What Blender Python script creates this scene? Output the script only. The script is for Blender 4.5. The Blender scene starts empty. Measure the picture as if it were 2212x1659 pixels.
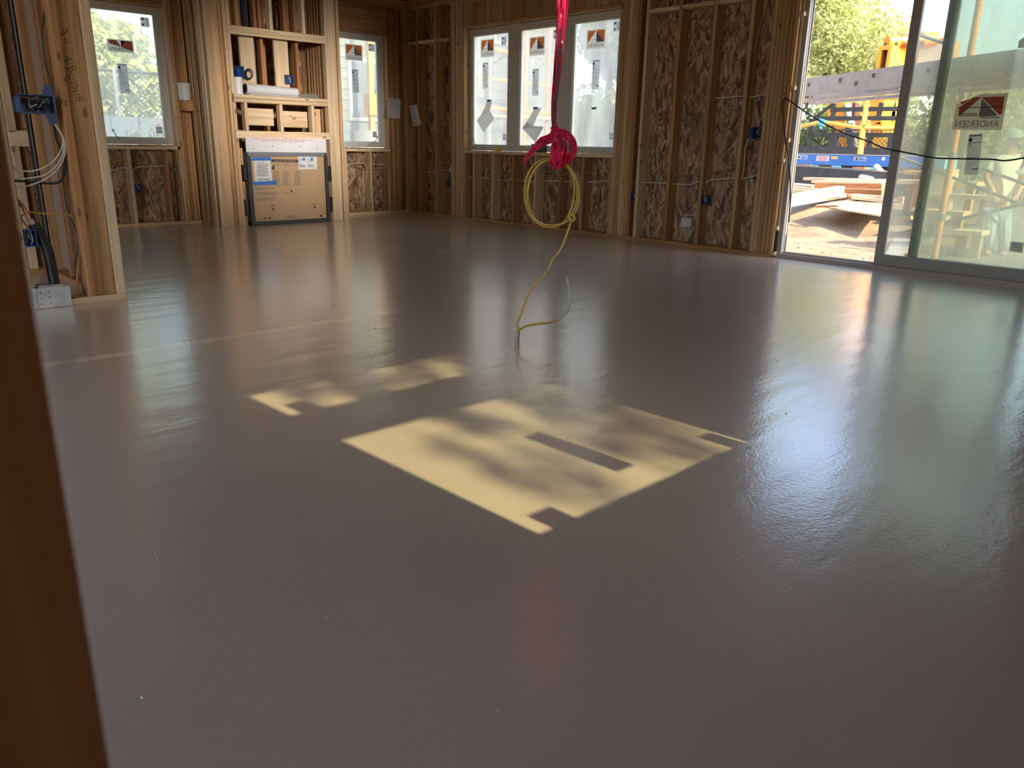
import bpy, bmesh, math, random
import numpy as np
from mathutils import Vector, Matrix

random.seed(7)
rng = np.random.default_rng(7)
scene = bpy.context.scene
COL = scene.collection

# ------------------------------------------------------------------ camera
FPX, YAW, PITCH, ROLL, CAMH = 1680.78, 0.757596, 0.298780, -0.0193130, 1.0
def _cam_axes():
    f = np.array([math.sin(YAW)*math.cos(PITCH), math.cos(YAW)*math.cos(PITCH), -math.sin(PITCH)])
    r = np.array([math.cos(YAW), -math.sin(YAW), 0.0])
    d = np.cross(f, r)
    return (math.cos(ROLL)*r+math.sin(ROLL)*d, -math.sin(ROLL)*r+math.cos(ROLL)*d, f)
RGT, DWN, FWD = _cam_axes()
cam_data = bpy.data.cameras.new('camera')
cam = bpy.data.objects.new('camera', cam_data)
COL.objects.link(cam)
cam_data.sensor_width = 36.0
cam_data.lens = FPX/2212*36.0
cam_data.clip_start = 0.02
cam_data.clip_end = 500
cam_data.dof.use_dof = True
cam_data.dof.focus_distance = 5.0
cam_data.dof.aperture_fstop = 7.5
cam.matrix_world = Matrix(((RGT[0], -DWN[0], -FWD[0], 0), (RGT[1], -DWN[1], -FWD[1], 0), (RGT[2], -DWN[2], -FWD[2], CAMH), (0, 0, 0, 1)))
scene.camera = cam

# ------------------------------------------------------------------ world, sun, exposure
SUN_EL = math.radians(37)
world = bpy.data.worlds.new('world')
scene.world = world
world.use_nodes = True
wn = world.node_tree
wn.nodes.clear()
sky = wn.nodes.new('ShaderNodeTexSky')
sky.sky_type = 'NISHITA'
sky.sun_disc = False
sky.sun_elevation = SUN_EL
sky.sun_rotation = math.radians(180)
sky.altitude = 50
sky.air_density = 1.0
sky.dust_density = 2.0
sky.ozone_density = 1.2
bg = wn.nodes.new('ShaderNodeBackground')
bg.inputs['Strength'].default_value = 0.35
wo = wn.nodes.new('ShaderNodeOutputWorld')
hz_ = wn.nodes.new('ShaderNodeHueSaturation')          # thin bright haze: paler than a clear-air sky
hz_.inputs['Saturation'].default_value = 0.88
hz_.inputs['Value'].default_value = 1.0
wn.links.new(sky.outputs[0], hz_.inputs['Color'])
wn.links.new(hz_.outputs[0], bg.inputs['Color'])
wn.links.new(bg.outputs[0], wo.inputs['Surface'])

sun_data = bpy.data.lights.new('sun', 'SUN')
sun_data.energy = 5.4
sun_data.color = (1.0, 0.85, 0.50)
sun_data.angle = math.radians(0.53)
sun = bpy.data.objects.new('sun', sun_data)
COL.objects.link(sun)
SUN_DIR = Vector((-0.03, math.cos(SUN_EL), -math.sin(SUN_EL))).normalized()   # the way the light travels
sun.rotation_mode = 'QUATERNION'
sun.rotation_quaternion = SUN_DIR.to_track_quat('-Z', 'Y')
sun.location = (0, -20, 18)

# unseen fill lamp, added out of view to brighten the fireplace framing
lamp_data = bpy.data.lights.new('fill_lamp', 'AREA')
lamp_data.shape = 'DISK'; lamp_data.size = 0.9; lamp_data.energy = 5.4; lamp_data.color = (1.0, 0.95, 0.88); lamp_data.spread = math.radians(18)
lamp = bpy.data.objects.new('fill_lamp', lamp_data); COL.objects.link(lamp)
lamp.location = (2.3, 0.05, 2.5)
lamp.rotation_mode = 'QUATERNION'
lamp.rotation_quaternion = (Vector((4.95, 9.1, 1.2))-Vector((2.3, 0.05, 2.5))).to_track_quat('-Z', 'Y')

vs = scene.view_settings
scene.display_settings.display_device = 'sRGB'
vs.view_transform = 'Standard'
vs.look = 'None'
vs.gamma = 1.0
vs.exposure = 1.40
vs.use_curve_mapping = False
scene.cycles.use_denoising = True
scene.cycles.max_bounces = 10
scene.cycles.diffuse_bounces = 4
scene.cycles.transparent_max_bounces = 16
scene.cycles.sample_clamp_indirect = 8.0
scene.cycles.caustics_reflective = False
scene.cycles.caustics_refractive = False

# ------------------------------------------------------------------ pixel rays (2212x1659) onto real planes
def ray(u, v):
    return RGT*((u-1106)/FPX)+DWN*((v-829.5)/FPX)+FWD
def _at(d, s):
    return Vector((d[0]*s, d[1]*s, CAMH+d[2]*s))
def onx(u, v, X=7.0):
    d = ray(u, v); return _at(d, X/d[0])
def ony(u, v, Y=9.7):
    d = ray(u, v); return _at(d, Y/d[1])
def onz(u, v, Z=0.0):
    d = ray(u, v); return _at(d, (Z-CAMH)/d[2])
def onp(u, v, n, c):
    d = ray(u, v); n = np.array(n); return _at(d, (c-n[2]*CAMH)/float(n@d))

# ------------------------------------------------------------------ materials
def new_mat(name):
    m = bpy.data.materials.new(name); m.use_nodes = True
    nt = m.node_tree; b = nt.nodes['Principled BSDF']
    return m, nt, b
def N(nt, t, **kw):
    n = nt.nodes.new(t)
    for k, v in kw.items():
        if hasattr(n, k): setattr(n, k, v)
    return n
def ramp(nt, src, stops):
    r = N(nt, 'ShaderNodeValToRGB')
    e = r.color_ramp.elements
    while len(e) < len(stops): e.new(0.5)
    for el, (p, c) in zip(e, stops):
        el.position = p; el.color = (c[0], c[1], c[2], 1)
    nt.links.new(src, r.inputs[0]); return r.outputs[0]
def mixc(nt, fac, a, b, mode='MIX'):
    n = N(nt, 'ShaderNodeMix', data_type='RGBA', blend_type=mode)
    for s, v in ((n.inputs[0], fac), (n.inputs[6], a), (n.inputs[7], b)):
        if isinstance(v, (int, float)): s.default_value = v
        elif isinstance(v, tuple): s.default_value = (*v, 1) if len(v) == 3 else v
        else: nt.links.new(v, s)
    return n.outputs[2]
def math_(nt, op, a, b=0.5, c=None):
    n = N(nt, 'ShaderNodeMath', operation=op)
    for i, v in enumerate((a, b, c)):
        if v is None: continue
        if isinstance(v, (int, float)): n.inputs[i].default_value = v
        else: nt.links.new(v, n.inputs[i])
    return n.outputs[0]
def plain(name, col, rough=0.6, metal=0.0, spec=0.5, noise=0.0, nscale=20, trans=0.0):
    m, nt, b = new_mat(name)
    b.inputs['Roughness'].default_value = rough
    b.inputs['Metallic'].default_value = metal
    b.inputs['Specular IOR Level'].default_value = spec
    if noise:
        tc = N(nt, 'ShaderNodeTexCoord')
        nz = N(nt, 'ShaderNodeTexNoise'); nz.inputs['Scale'].default_value = nscale; nz.inputs['Detail'].default_value = 5
        nt.links.new(tc.outputs['Object'], nz.inputs['Vector'])
        lo = tuple(c*(1-noise) for c in col); hi = tuple(min(1, c*(1+noise)) for c in col)
        nt.links.new(ramp(nt, nz.outputs[0], [(0.3, lo), (0.7, hi)]), b.inputs['Base Color'])
    else:
        b.inputs['Base Color'].default_value = (*col, 1)
    if trans:
        t = N(nt, 'ShaderNodeBsdfTranslucent'); t.inputs[0].default_value = (*col, 1)
        mx = N(nt, 'ShaderNodeMixShader'); mx.inputs[0].default_value = trans
        nt.links.new(b.outputs[0], mx.inputs[1]); nt.links.new(t.outputs[0], mx.inputs[2])
        nt.links.new(mx.outputs[0], nt.nodes['Material Output'].inputs[0])
    return m

def lumber(name, axis, pal):
    m, nt, b = new_mat(name)
    tc = N(nt, 'ShaderNodeTexCoord'); oi = N(nt, 'ShaderNodeObjectInfo')
    off = N(nt, 'ShaderNodeVectorMath', operation='MULTIPLY_ADD')
    comb = N(nt, 'ShaderNodeCombineXYZ')
    for i in range(3): nt.links.new(oi.outputs['Random'], comb.inputs[i])
    nt.links.new(comb.outputs[0], off.inputs[0]); off.inputs[1].default_value = (37, 53, 71)
    nt.links.new(tc.outputs['Object'], off.inputs[2])
    def grain(along, across):
        mp = N(nt, 'ShaderNodeMapping')
        s = [across]*3; s[axis] = along
        mp.inputs['Scale'].default_value = s
        nt.links.new(off.outputs[0], mp.inputs[0]); return mp.outputs[0]
    n1 = N(nt, 'ShaderNodeTexNoise'); n1.inputs['Scale'].default_value = 1; n1.inputs['Detail'].default_value = 4; n1.inputs['Distortion'].default_value = 0.6
    nt.links.new(grain(0.9, 22), n1.inputs[0])
    n2 = N(nt, 'ShaderNodeTexNoise'); n2.inputs['Scale'].default_value = 1; n2.inputs['Detail'].default_value = 3
    nt.links.new(grain(4, 160), n2.inputs[0])
    g = math_(nt, 'ADD', math_(nt, 'MULTIPLY', n1.outputs[0], 0.7), math_(nt, 'MULTIPLY', n2.outputs[0], 0.3))
    col = ramp(nt, g, [(0.34, pal[0]), (0.52, pal[1]), (0.66, pal[2])])
    # every stick has its own tone
    wn_ = N(nt, 'ShaderNodeTexWhiteNoise', noise_dimensions='1D')
    nt.links.new(oi.outputs['Random'], wn_.inputs['W'])
    tone = ramp(nt, wn_.outputs['Value'], [(0.0, (1.0, 0.78, 0.62)), (0.35, (0.90, 0.86, 0.80)), (0.7, (1.06, 1.0, 0.92)), (1.0, (1.16, 1.10, 1.05))])
    col = mixc(nt, 1.0, col, tone, 'MULTIPLY')
    v = N(nt, 'ShaderNodeTexVoronoi'); v.inputs['Scale'].default_value = 1
    nt.links.new(grain(3.2, 7.5), v.inputs[0])
    k = math_(nt, 'LESS_THAN', v.outputs['Distance'], 0.10)
    col = mixc(nt, math_(nt, 'MULTIPLY', k, 0.65), col, (0.10, 0.045, 0.018))
    nt.links.new(col, b.inputs['Base Color'])
    b.inputs['Roughness'].default_value = 0.72
    b.inputs['Specular IOR Level'].default_value = 0.25
    bp = N(nt, 'ShaderNodeBump'); bp.inputs['Strength'].default_value = 0.15; bp.inputs['Distance'].default_value = 0.002
    nt.links.new(n2.outputs[0], bp.inputs['Height']); nt.links.new(bp.outputs[0], b.inputs['Normal'])
    return m
PAL_FIR = [(0.30, 0.165, 0.078), (0.48, 0.30, 0.150), (0.58, 0.385, 0.21)]
PAL_PALE = [(0.50, 0.36, 0.225), (0.66, 0.51, 0.345), (0.76, 0.62, 0.45)]
PAL_RED = [(0.25, 0.115, 0.055), (0.37, 0.19, 0.092), (0.44, 0.245, 0.13)]
WOOD = {k: [lumber('lumber_%s_%s' % (k, 'xyz'[a]), a, p) for a in range(3)] for k, p in (('fir', PAL_FIR), ('pale', PAL_PALE), ('red', PAL_RED))}

def osb_mat(name, axis):
    m, nt, b = new_mat(name)
    tc = N(nt, 'ShaderNodeTexCoord'); oi = N(nt, 'ShaderNodeObjectInfo')
    mp0 = N(nt, 'ShaderNodeVectorMath', operation='ADD')
    comb = N(nt, 'ShaderNodeCombineXYZ')
    for i in range(3): nt.links.new(math_(nt, 'MULTIPLY', oi.outputs['Random'], 19.0+7*i), comb.inputs[i])
    nt.links.new(tc.outputs['Object'], mp0.inputs[0]); nt.links.new(comb.outputs[0], mp0.inputs[1])
    layers = []
    for i, ang in enumerate((10, -24, 34, -6)):
        mp = N(nt, 'ShaderNodeMapping', vector_type='TEXTURE')
        rot = [0, 0, 0]; rot[axis] = math.radians(ang)
        s = [1/34, 1/34, 1/34]; s[2] = 1/8.5; s[axis] = 10
        mp.inputs['Rotation'].default_value = rot
        mp.inputs['Scale'].default_value = s
        mp.inputs['Location'].default_value = (i*3.1, i*1.7, i*2.3)
        nt.links.new(mp0.outputs[0], mp.inputs[0])
        v = N(nt, 'ShaderNodeTexVoronoi'); v.inputs['Scale'].default_value = 1.0; v.inputs['Randomness'].default_value = 1
        nt.links.new(mp.outputs[0], v.inputs[0])
        sp = N(nt, 'ShaderNodeSeparateColor'); nt.links.new(v.outputs['Color'], sp.inputs[0])
        layers.append((sp.outputs[0], sp.outputs[1]))
    val = layers[0][0]
    for l in layers[1:]:
        sel = math_(nt, 'GREATER_THAN', l[1], 0.55)
        mx = N(nt, 'ShaderNodeMix', data_type='FLOAT')
        nt.links.new(sel, mx.inputs[0]); nt.links.new(val, mx.inputs[2]); nt.links.new(l[0], mx.inputs[3]); val = mx.outputs[0]
    nz = N(nt, 'ShaderNodeTexNoise'); nz.inputs['Scale'].default_value = 60; nz.inputs['Detail'].default_value = 4
    nt.links.new(mp0.outputs[0], nz.inputs[0])
    val2 = math_(nt, 'ADD', math_(nt, 'MULTIPLY', val, 0.8), math_(nt, 'MULTIPLY', nz.outputs[0], 0.22))
    col = ramp(nt, val2, [(0.05, (0.055, 0.028, 0.016)), (0.25, (0.20, 0.108, 0.062)), (0.6, (0.36, 0.215, 0.128)), (0.95, (0.58, 0.41, 0.26))])
    nt.links.new(col, b.inputs['Base Color'])
    b.inputs['Roughness'].default_value = 0.65; b.inputs['Specular IOR Level'].default_value = 0.3
    bp = N(nt, 'ShaderNodeBump'); bp.inputs['Strength'].default_value = 0.4; bp.inputs['Distance'].default_value = 0.002
    nt.links.new(val2, bp.inputs['Height']); nt.links.new(bp.outputs[0], b.inputs['Normal'])
    return m
OSB = [osb_mat('osb_x', 0), osb_mat('osb_y', 1)]

def floor_mat():
    m, nt, b = new_mat('wet_gypsum_floor')
    tc = N(nt, 'ShaderNodeTexCoord')
    P = tc.outputs['Object']
    def noise(scale, detail=3, dist=0.0, src=P, rough=0.5):
        n = N(nt, 'ShaderNodeTexNoise'); n.inputs['Scale'].default_value = scale; n.inputs['Detail'].default_value = detail
        n.inputs['Distortion'].default_value = dist; n.inputs['Roughness'].default_value = rough
        nt.links.new(src, n.inputs[0]); return n.outputs[0]
    col = ramp(nt, noise(0.9, 4), [(0.3, (0.59, 0.495, 0.395)), (0.7, (0.66, 0.56, 0.455))])
    nt.links.new(col, b.inputs['Base Color'])
    # a thin wet skin over a rougher slurry
    b.inputs['Roughness'].default_value = 0.42
    b.inputs['IOR'].default_value = 2.0
    nt.links.new(ramp(nt, noise(0.7, 4, 0.4), [(0.3, (0.14,)*3), (0.7, (0.19,)*3)]), b.inputs['Coat Roughness'])
    b.inputs['Coat Weight'].default_value = 1.0
    b.inputs['Coat IOR'].default_value = 2.8
    # trowel waves across the room, fine orange peel, sparse bubbles
    mp = N(nt, 'ShaderNodeMapping'); mp.inputs['Rotation'].default_value = (0, 0, math.radians(-48)); mp.inputs['Scale'].default_value = (1.4, 5.5, 1)
    nt.links.new(P, mp.inputs[0])
    h1 = math_(nt, 'MULTIPLY', noise(1.6, 2, 0.3, mp.outputs[0], 0.45), 0.0022)
    h2 = math_(nt, 'MULTIPLY', noise(85, 3), 0.00060)
    h3 = math_(nt, 'MULTIPLY', noise(0.8, 2, 0.5), 0.0035)
    v = N(nt, 'ShaderNodeTexVoronoi'); v.inputs['Scale'].default_value = 6.5; nt.links.new(P, v.inputs[0])
    bub = math_(nt, 'MULTIPLY', math_(nt, 'MAXIMUM', math_(nt, 'SUBTRACT', 0.020, v.outputs['Distance']), 0.0), 0.12)
    v2 = N(nt, 'ShaderNodeTexVoronoi'); v2.inputs['Scale'].default_value = 1.1; nt.links.new(P, v2.inputs[0])
    ring = math_(nt, 'MULTIPLY', math_(nt, 'SINE', math_(nt, 'MULTIPLY', v2.outputs['Distance'], 130)), math_(nt, 'MULTIPLY', math_(nt, 'MAXIMUM', math_(nt, 'SUBTRACT', 0.11, v2.outputs['Distance']), 0), 0.0022))
    h = math_(nt, 'ADD', math_(nt, 'ADD', h1, h2), math_(nt, 'ADD', math_(nt, 'ADD', h3, bub), ring))
    bp = N(nt, 'ShaderNodeBump'); bp.inputs['Strength'].default_value = 1.0; bp.inputs['Distance'].default_value = 1.0
    nt.links.new(h, bp.inputs['Height']); nt.links.new(bp.outputs[0], b.inputs['Normal']); nt.links.new(bp.outputs[0], b.inputs['Coat Normal'])
    return m

def glass_mat(name, tint, haze, hazecol=(0.85, 0.87, 0.83)):
    m = bpy.data.materials.new(name); m.use_nodes = True
    nt = m.node_tree; nt.nodes.clear()
    out = N(nt, 'ShaderNodeOutputMaterial')
    tr = N(nt, 'ShaderNodeBsdfTransparent'); tr.inputs[0].default_value = (*tint, 1)
    gl = N(nt, 'ShaderNodeBsdfGlossy'); gl.inputs['Roughness'].default_value = 0.03
    fr = N(nt, 'ShaderNodeFresnel'); fr.inputs[0].default_value = 1.5
    a = N(nt, 'ShaderNodeMixShader')
    nt.links.new(math_(nt, 'MINIMUM', fr.outputs[0], 0.6), a.inputs[0]); nt.links.new(tr.outputs[0], a.inputs[1]); nt.links.new(gl.outputs[0], a.inputs[2])
    # dusty protective film, thicker in streaks
    tl = N(nt, 'ShaderNodeBsdfTranslucent'); tl.inputs[0].default_value = (*hazecol, 1)
    tc = N(nt, 'ShaderNodeTexCoord'); mp = N(nt, 'ShaderNodeMapping'); mp.inputs['Scale'].default_value = (5, 5, 0.9)
    nt.links.new(tc.outputs['Object'], mp.inputs[0])
    nz = N(nt, 'ShaderNodeTexNoise'); nz.inputs['Scale'].default_value = 1.3; nz.inputs['Detail'].default_value = 4
    nt.links.new(mp.outputs[0], nz.inputs[0])
    f = ramp(nt, nz.outputs[0], [(0.3, (haze*0.7,)*3), (0.7, (haze*1.25,)*3)])
    c = N(nt, 'ShaderNodeMixShader')
    nt.links.new(f, c.inputs[0]); nt.links.new(a.outputs[0], c.inputs[1]); nt.links.new(tl.outputs[0], c.inputs[2])
    nt.links.new(c.outputs[0], out.inputs[0])
    return m

def leaf_mat(name, cols):
    m = bpy.data.materials.new(name); m.use_nodes = True
    nt = m.node_tree; nt.nodes.clear()
    out = N(nt, 'ShaderNodeOutputMaterial')
    g = N(nt, 'ShaderNodeTexCoord')
    wnz = N(nt, 'ShaderNodeTexNoise'); wnz.inputs['Scale'].default_value = 2.5; wnz.inputs['Detail'].default_value = 6
    nt.links.new(g.outputs['Object'], wnz.inputs[0])
    col = ramp(nt, wnz.outputs[0], [(0.3, cols[0]), (0.5, cols[1]), (0.7, cols[2])])
    d = N(nt, 'ShaderNodeBsdfDiffuse'); t = N(nt, 'ShaderNodeBsdfTranslucent')
    nt.links.new(col, d.inputs[0]); nt.links.new(col, t.inputs[0])
    mx = N(nt, 'ShaderNodeMixShader'); mx.inputs[0].default_value = 0.45
    nt.links.new(d.outputs[0], mx.inputs[1]); nt.links.new(t.outputs[0], mx.inputs[2]); nt.links.new(mx.outputs[0], out.inputs[0])
    return m

def ground_mat():
    m, nt, b = new_mat('dirt')
    tc = N(nt, 'ShaderNodeTexCoord')
    nz = N(nt, 'ShaderNodeTexNoise'); nz.inputs['Scale'].default_value = 2.2; nz.inputs['Detail'].default_value = 9; nz.inputs['Roughness'].default_value = 0.65
    nt.links.new(tc.outputs['Object'], nz.inputs[0])
    nt.links.new(ramp(nt, nz.outputs[0], [(0.28, (0.15, 0.105, 0.074)), (0.5, (0.25, 0.195, 0.145)), (0.72, (0.31, 0.25, 0.19))]), b.inputs['Base Color'])
    b.inputs['Roughness'].default_value = 0.95; b.inputs['Specular IOR Level'].default_value = 0.1
    bp = N(nt, 'ShaderNodeBump'); bp.inputs['Strength'].default_value = 0.8; bp.inputs['Distance'].default_value = 0.06
    nt.links.new(nz.outputs[0], bp.inputs['Height']); nt.links.new(bp.outputs[0], b.inputs['Normal'])
    return m

M = dict(
    floor=floor_mat(), ground=ground_mat(),
    glass=glass_mat('filmed_glass', (0.84, 0.87, 0.845), 0.33, (0.84, 0.86, 0.83)),
    glass_front=glass_mat('front_glass', (0.84, 0.85, 0.82), 0.10, (0.66, 0.69, 0.67)),
    track=plain('track_aluminium', (0.36, 0.37, 0.40), 0.45, 0.3),
    darkcard=plain('dark_card', (0.04, 0.055, 0.09), 0.6),
    glass_door=glass_mat('door_glass', (0.79, 0.83, 0.77), 0.23, (0.86, 0.85, 0.75)),
    frame=plain('sandtone_vinyl', (0.60, 0.56, 0.52), 0.45, noise=0.06, nscale=8),
    bead=plain('white_bead', (0.66, 0.68, 0.68), 0.4),
    doorframe=plain('taupe_clad', (0.37, 0.325, 0.285), 0.45, noise=0.05, nscale=6),
    doorgreen=plain('grey_green_clad', (0.17, 0.235, 0.235), 0.4),
    sticker=plain('sticker_paper', (0.82, 0.79, 0.75), 0.7, trans=0.9),
    label=plain('label_paper', (0.80, 0.79, 0.80), 0.7, trans=0.9),
    orange_ink=plain('orange_ink', (0.75, 0.20, 0.06), 0.7, trans=0.8),
    red_ink=plain('red_ink', (0.45, 0.10, 0.075), 0.7, trans=0.6),
    dark_ink=plain('dark_ink', (0.035, 0.034, 0.037), 0.7),
    grey_ink=plain('grey_ink', (0.20, 0.19, 0.21), 0.7, trans=0.4),
    print_red=plain('print_red', (0.55, 0.10, 0.10), 0.7),
    paper=plain('white_paper', (0.72, 0.70, 0.69), 0.7, trans=0.2),
    papershade=plain('newsprint_paper', (0.80, 0.79, 0.76), 0.75, trans=0.85),
    bluebox=plain('blue_plastic', (0.010, 0.055, 0.185), 0.4, noise=0.15, nscale=12),
    bluetape=plain('blue_tape', (0.03, 0.13, 0.42), 0.6),
    cyantape=plain('cyan_tape', (0.10, 0.45, 0.62), 0.6),
    cable_w=plain('white_cable', (0.62, 0.58, 0.50), 0.45),
    cable_y=plain('yellow_cable', (0.46, 0.29, 0.05), 0.38, noise=0.12, nscale=25),
    cable_b=plain('black_cable', (0.012, 0.013, 0.018), 0.35),
    cable_o=plain('tan_cable', (0.45, 0.28, 0.10), 0.45),
    cable_g=plain('grey_cable', (0.42, 0.43, 0.42), 0.45),
    copper=plain('copper', (0.45, 0.20, 0.09), 0.35, 0.8),
    black=plain('black_plastic', (0.012, 0.012, 0.013), 0.4, noise=0.3, nscale=10),
    blacksteel=plain('black_steel', (0.035, 0.036, 0.042), 0.45, noise=0.25, nscale=8),
    galv=plain('galvanised_steel', (0.50, 0.51, 0.52), 0.42, 0.7, noise=0.22, nscale=14),
    alum=plain('aluminium', (0.40, 0.385, 0.41), 0.5, 0.35, noise=0.15, nscale=9),
    pvc=plain('grey_pvc', (0.36, 0.30, 0.29), 0.45),
    card=plain('brown_cardboard', (0.42, 0.27, 0.145), 0.8, noise=0.06, nscale=5),
    cementboard=plain('white_board', (0.62, 0.60, 0.60), 0.75, noise=0.04, nscale=6),
    steelgrey=plain('grey_steel', (0.22, 0.23, 0.24), 0.4, 0.5),
    whiteplastic=plain('white_plastic', (0.68, 0.66, 0.63), 0.45),
    tape=plain('danger_tape', (0.80, 0.045, 0.15), 0.30, noise=0.12, nscale=14, trans=0.5),
    crane_sunlit=plain('crane_paint_sunlit', (0.85, 0.44, 0.045), 0.4, noise=0.06, nscale=4),  # crane paint in the tone of its sunlit faces
    crane_shaded=plain('crane_paint_shaded', (0.85, 0.30, 0.02), 0.4, noise=0.08, nscale=4),  # same crane paint turned orange to paint in the shade on its faces
    orangepipe=plain('orange_pipe', (0.80, 0.30, 0.045), 0.55, noise=0.3, nscale=5),
    yellowpipe=plain('yellow_pipe', (0.78, 0.47, 0.09), 0.5, noise=0.2, nscale=6),
    bluepaint=plain('blue_paint', (0.045, 0.17, 0.50), 0.45, noise=0.12, nscale=3),
    lightblue=plain('light_blue_label', (0.15, 0.50, 0.80), 0.6),
    yellowtag=plain('yellow_tag', (0.78, 0.52, 0.03), 0.6),
    yellowdecal=plain('yellow_decal', (0.70, 0.48, 0.12), 0.6),
    siding=plain('grey_siding', (0.22, 0.225, 0.235), 0.7, noise=0.05, nscale=3),
    roofing=plain('dark_roof', (0.10, 0.095, 0.09), 0.9, noise=0.2, nscale=6),
    concrete=plain('concrete', (0.17, 0.20, 0.26), 0.85, noise=0.12, nscale=3),
    wrap=plain('plastic_wrap', (0.5, 0.5, 0.51), 0.35, noise=0.06, nscale=5, trans=0.3),
    bark=plain('bark', (0.14, 0.10, 0.07), 0.9, noise=0.35, nscale=9),
    leaf=leaf_mat('leaf_green', [(0.26, 0.30, 0.10), (0.43, 0.46, 0.20), (0.58, 0.58, 0.33)]),
    pencil=plain('pencil_mark', (0.17, 0.105, 0.06), 0.8),
    leaf3=leaf_mat('leaf_bright', [(0.42, 0.47, 0.17), (0.62, 0.64, 0.32), (0.78, 0.78, 0.48)]),
    leaf2=leaf_mat('leaf_deep', [(0.12, 0.19, 0.06), (0.23, 0.31, 0.12), (0.38, 0.44, 0.22)]),
    skin=plain('skin', (0.52, 0.28, 0.19), 0.55),
    shirt=plain('white_shirt', (0.72, 0.72, 0.60), 0.85, noise=0.08, nscale=9),
    jeans=plain('pale_jeans', (0.38, 0.44, 0.44), 0.85, noise=0.15, nscale=9),
    cap=plain('grey_cap', (0.22, 0.30, 0.27), 0.8),
    boot=plain('tan_boot', (0.20, 0.13, 0.08), 0.8),
    hair=plain('dark_hair', (0.03, 0.02, 0.015), 0.8),
    tanboard=plain('tan_board', (0.30, 0.235, 0.19), 0.8, noise=0.05, nscale=6),
    plywood=plain('plywood', (0.62, 0.47, 0.29), 0.8, noise=0.12, nscale=4),
    chrome=plain('chrome', (0.6, 0.62, 0.66), 0.2, 0.9),
    glove=plain('red_glove', (0.32, 0.035, 0.05), 0.8, noise=0.3, nscale=30),
    deck=plain('subfloor_deck', (0.25, 0.14, 0.07), 0.8, noise=0.2, nscale=6),
    void=plain('dark_duct', (0.05, 0.05, 0.052), 0.6, noise=0.3, nscale=6),
    foil=plain('foil_duct', (0.55, 0.55, 0.57), 0.3, 0.8, noise=0.2, nscale=20),
)

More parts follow.
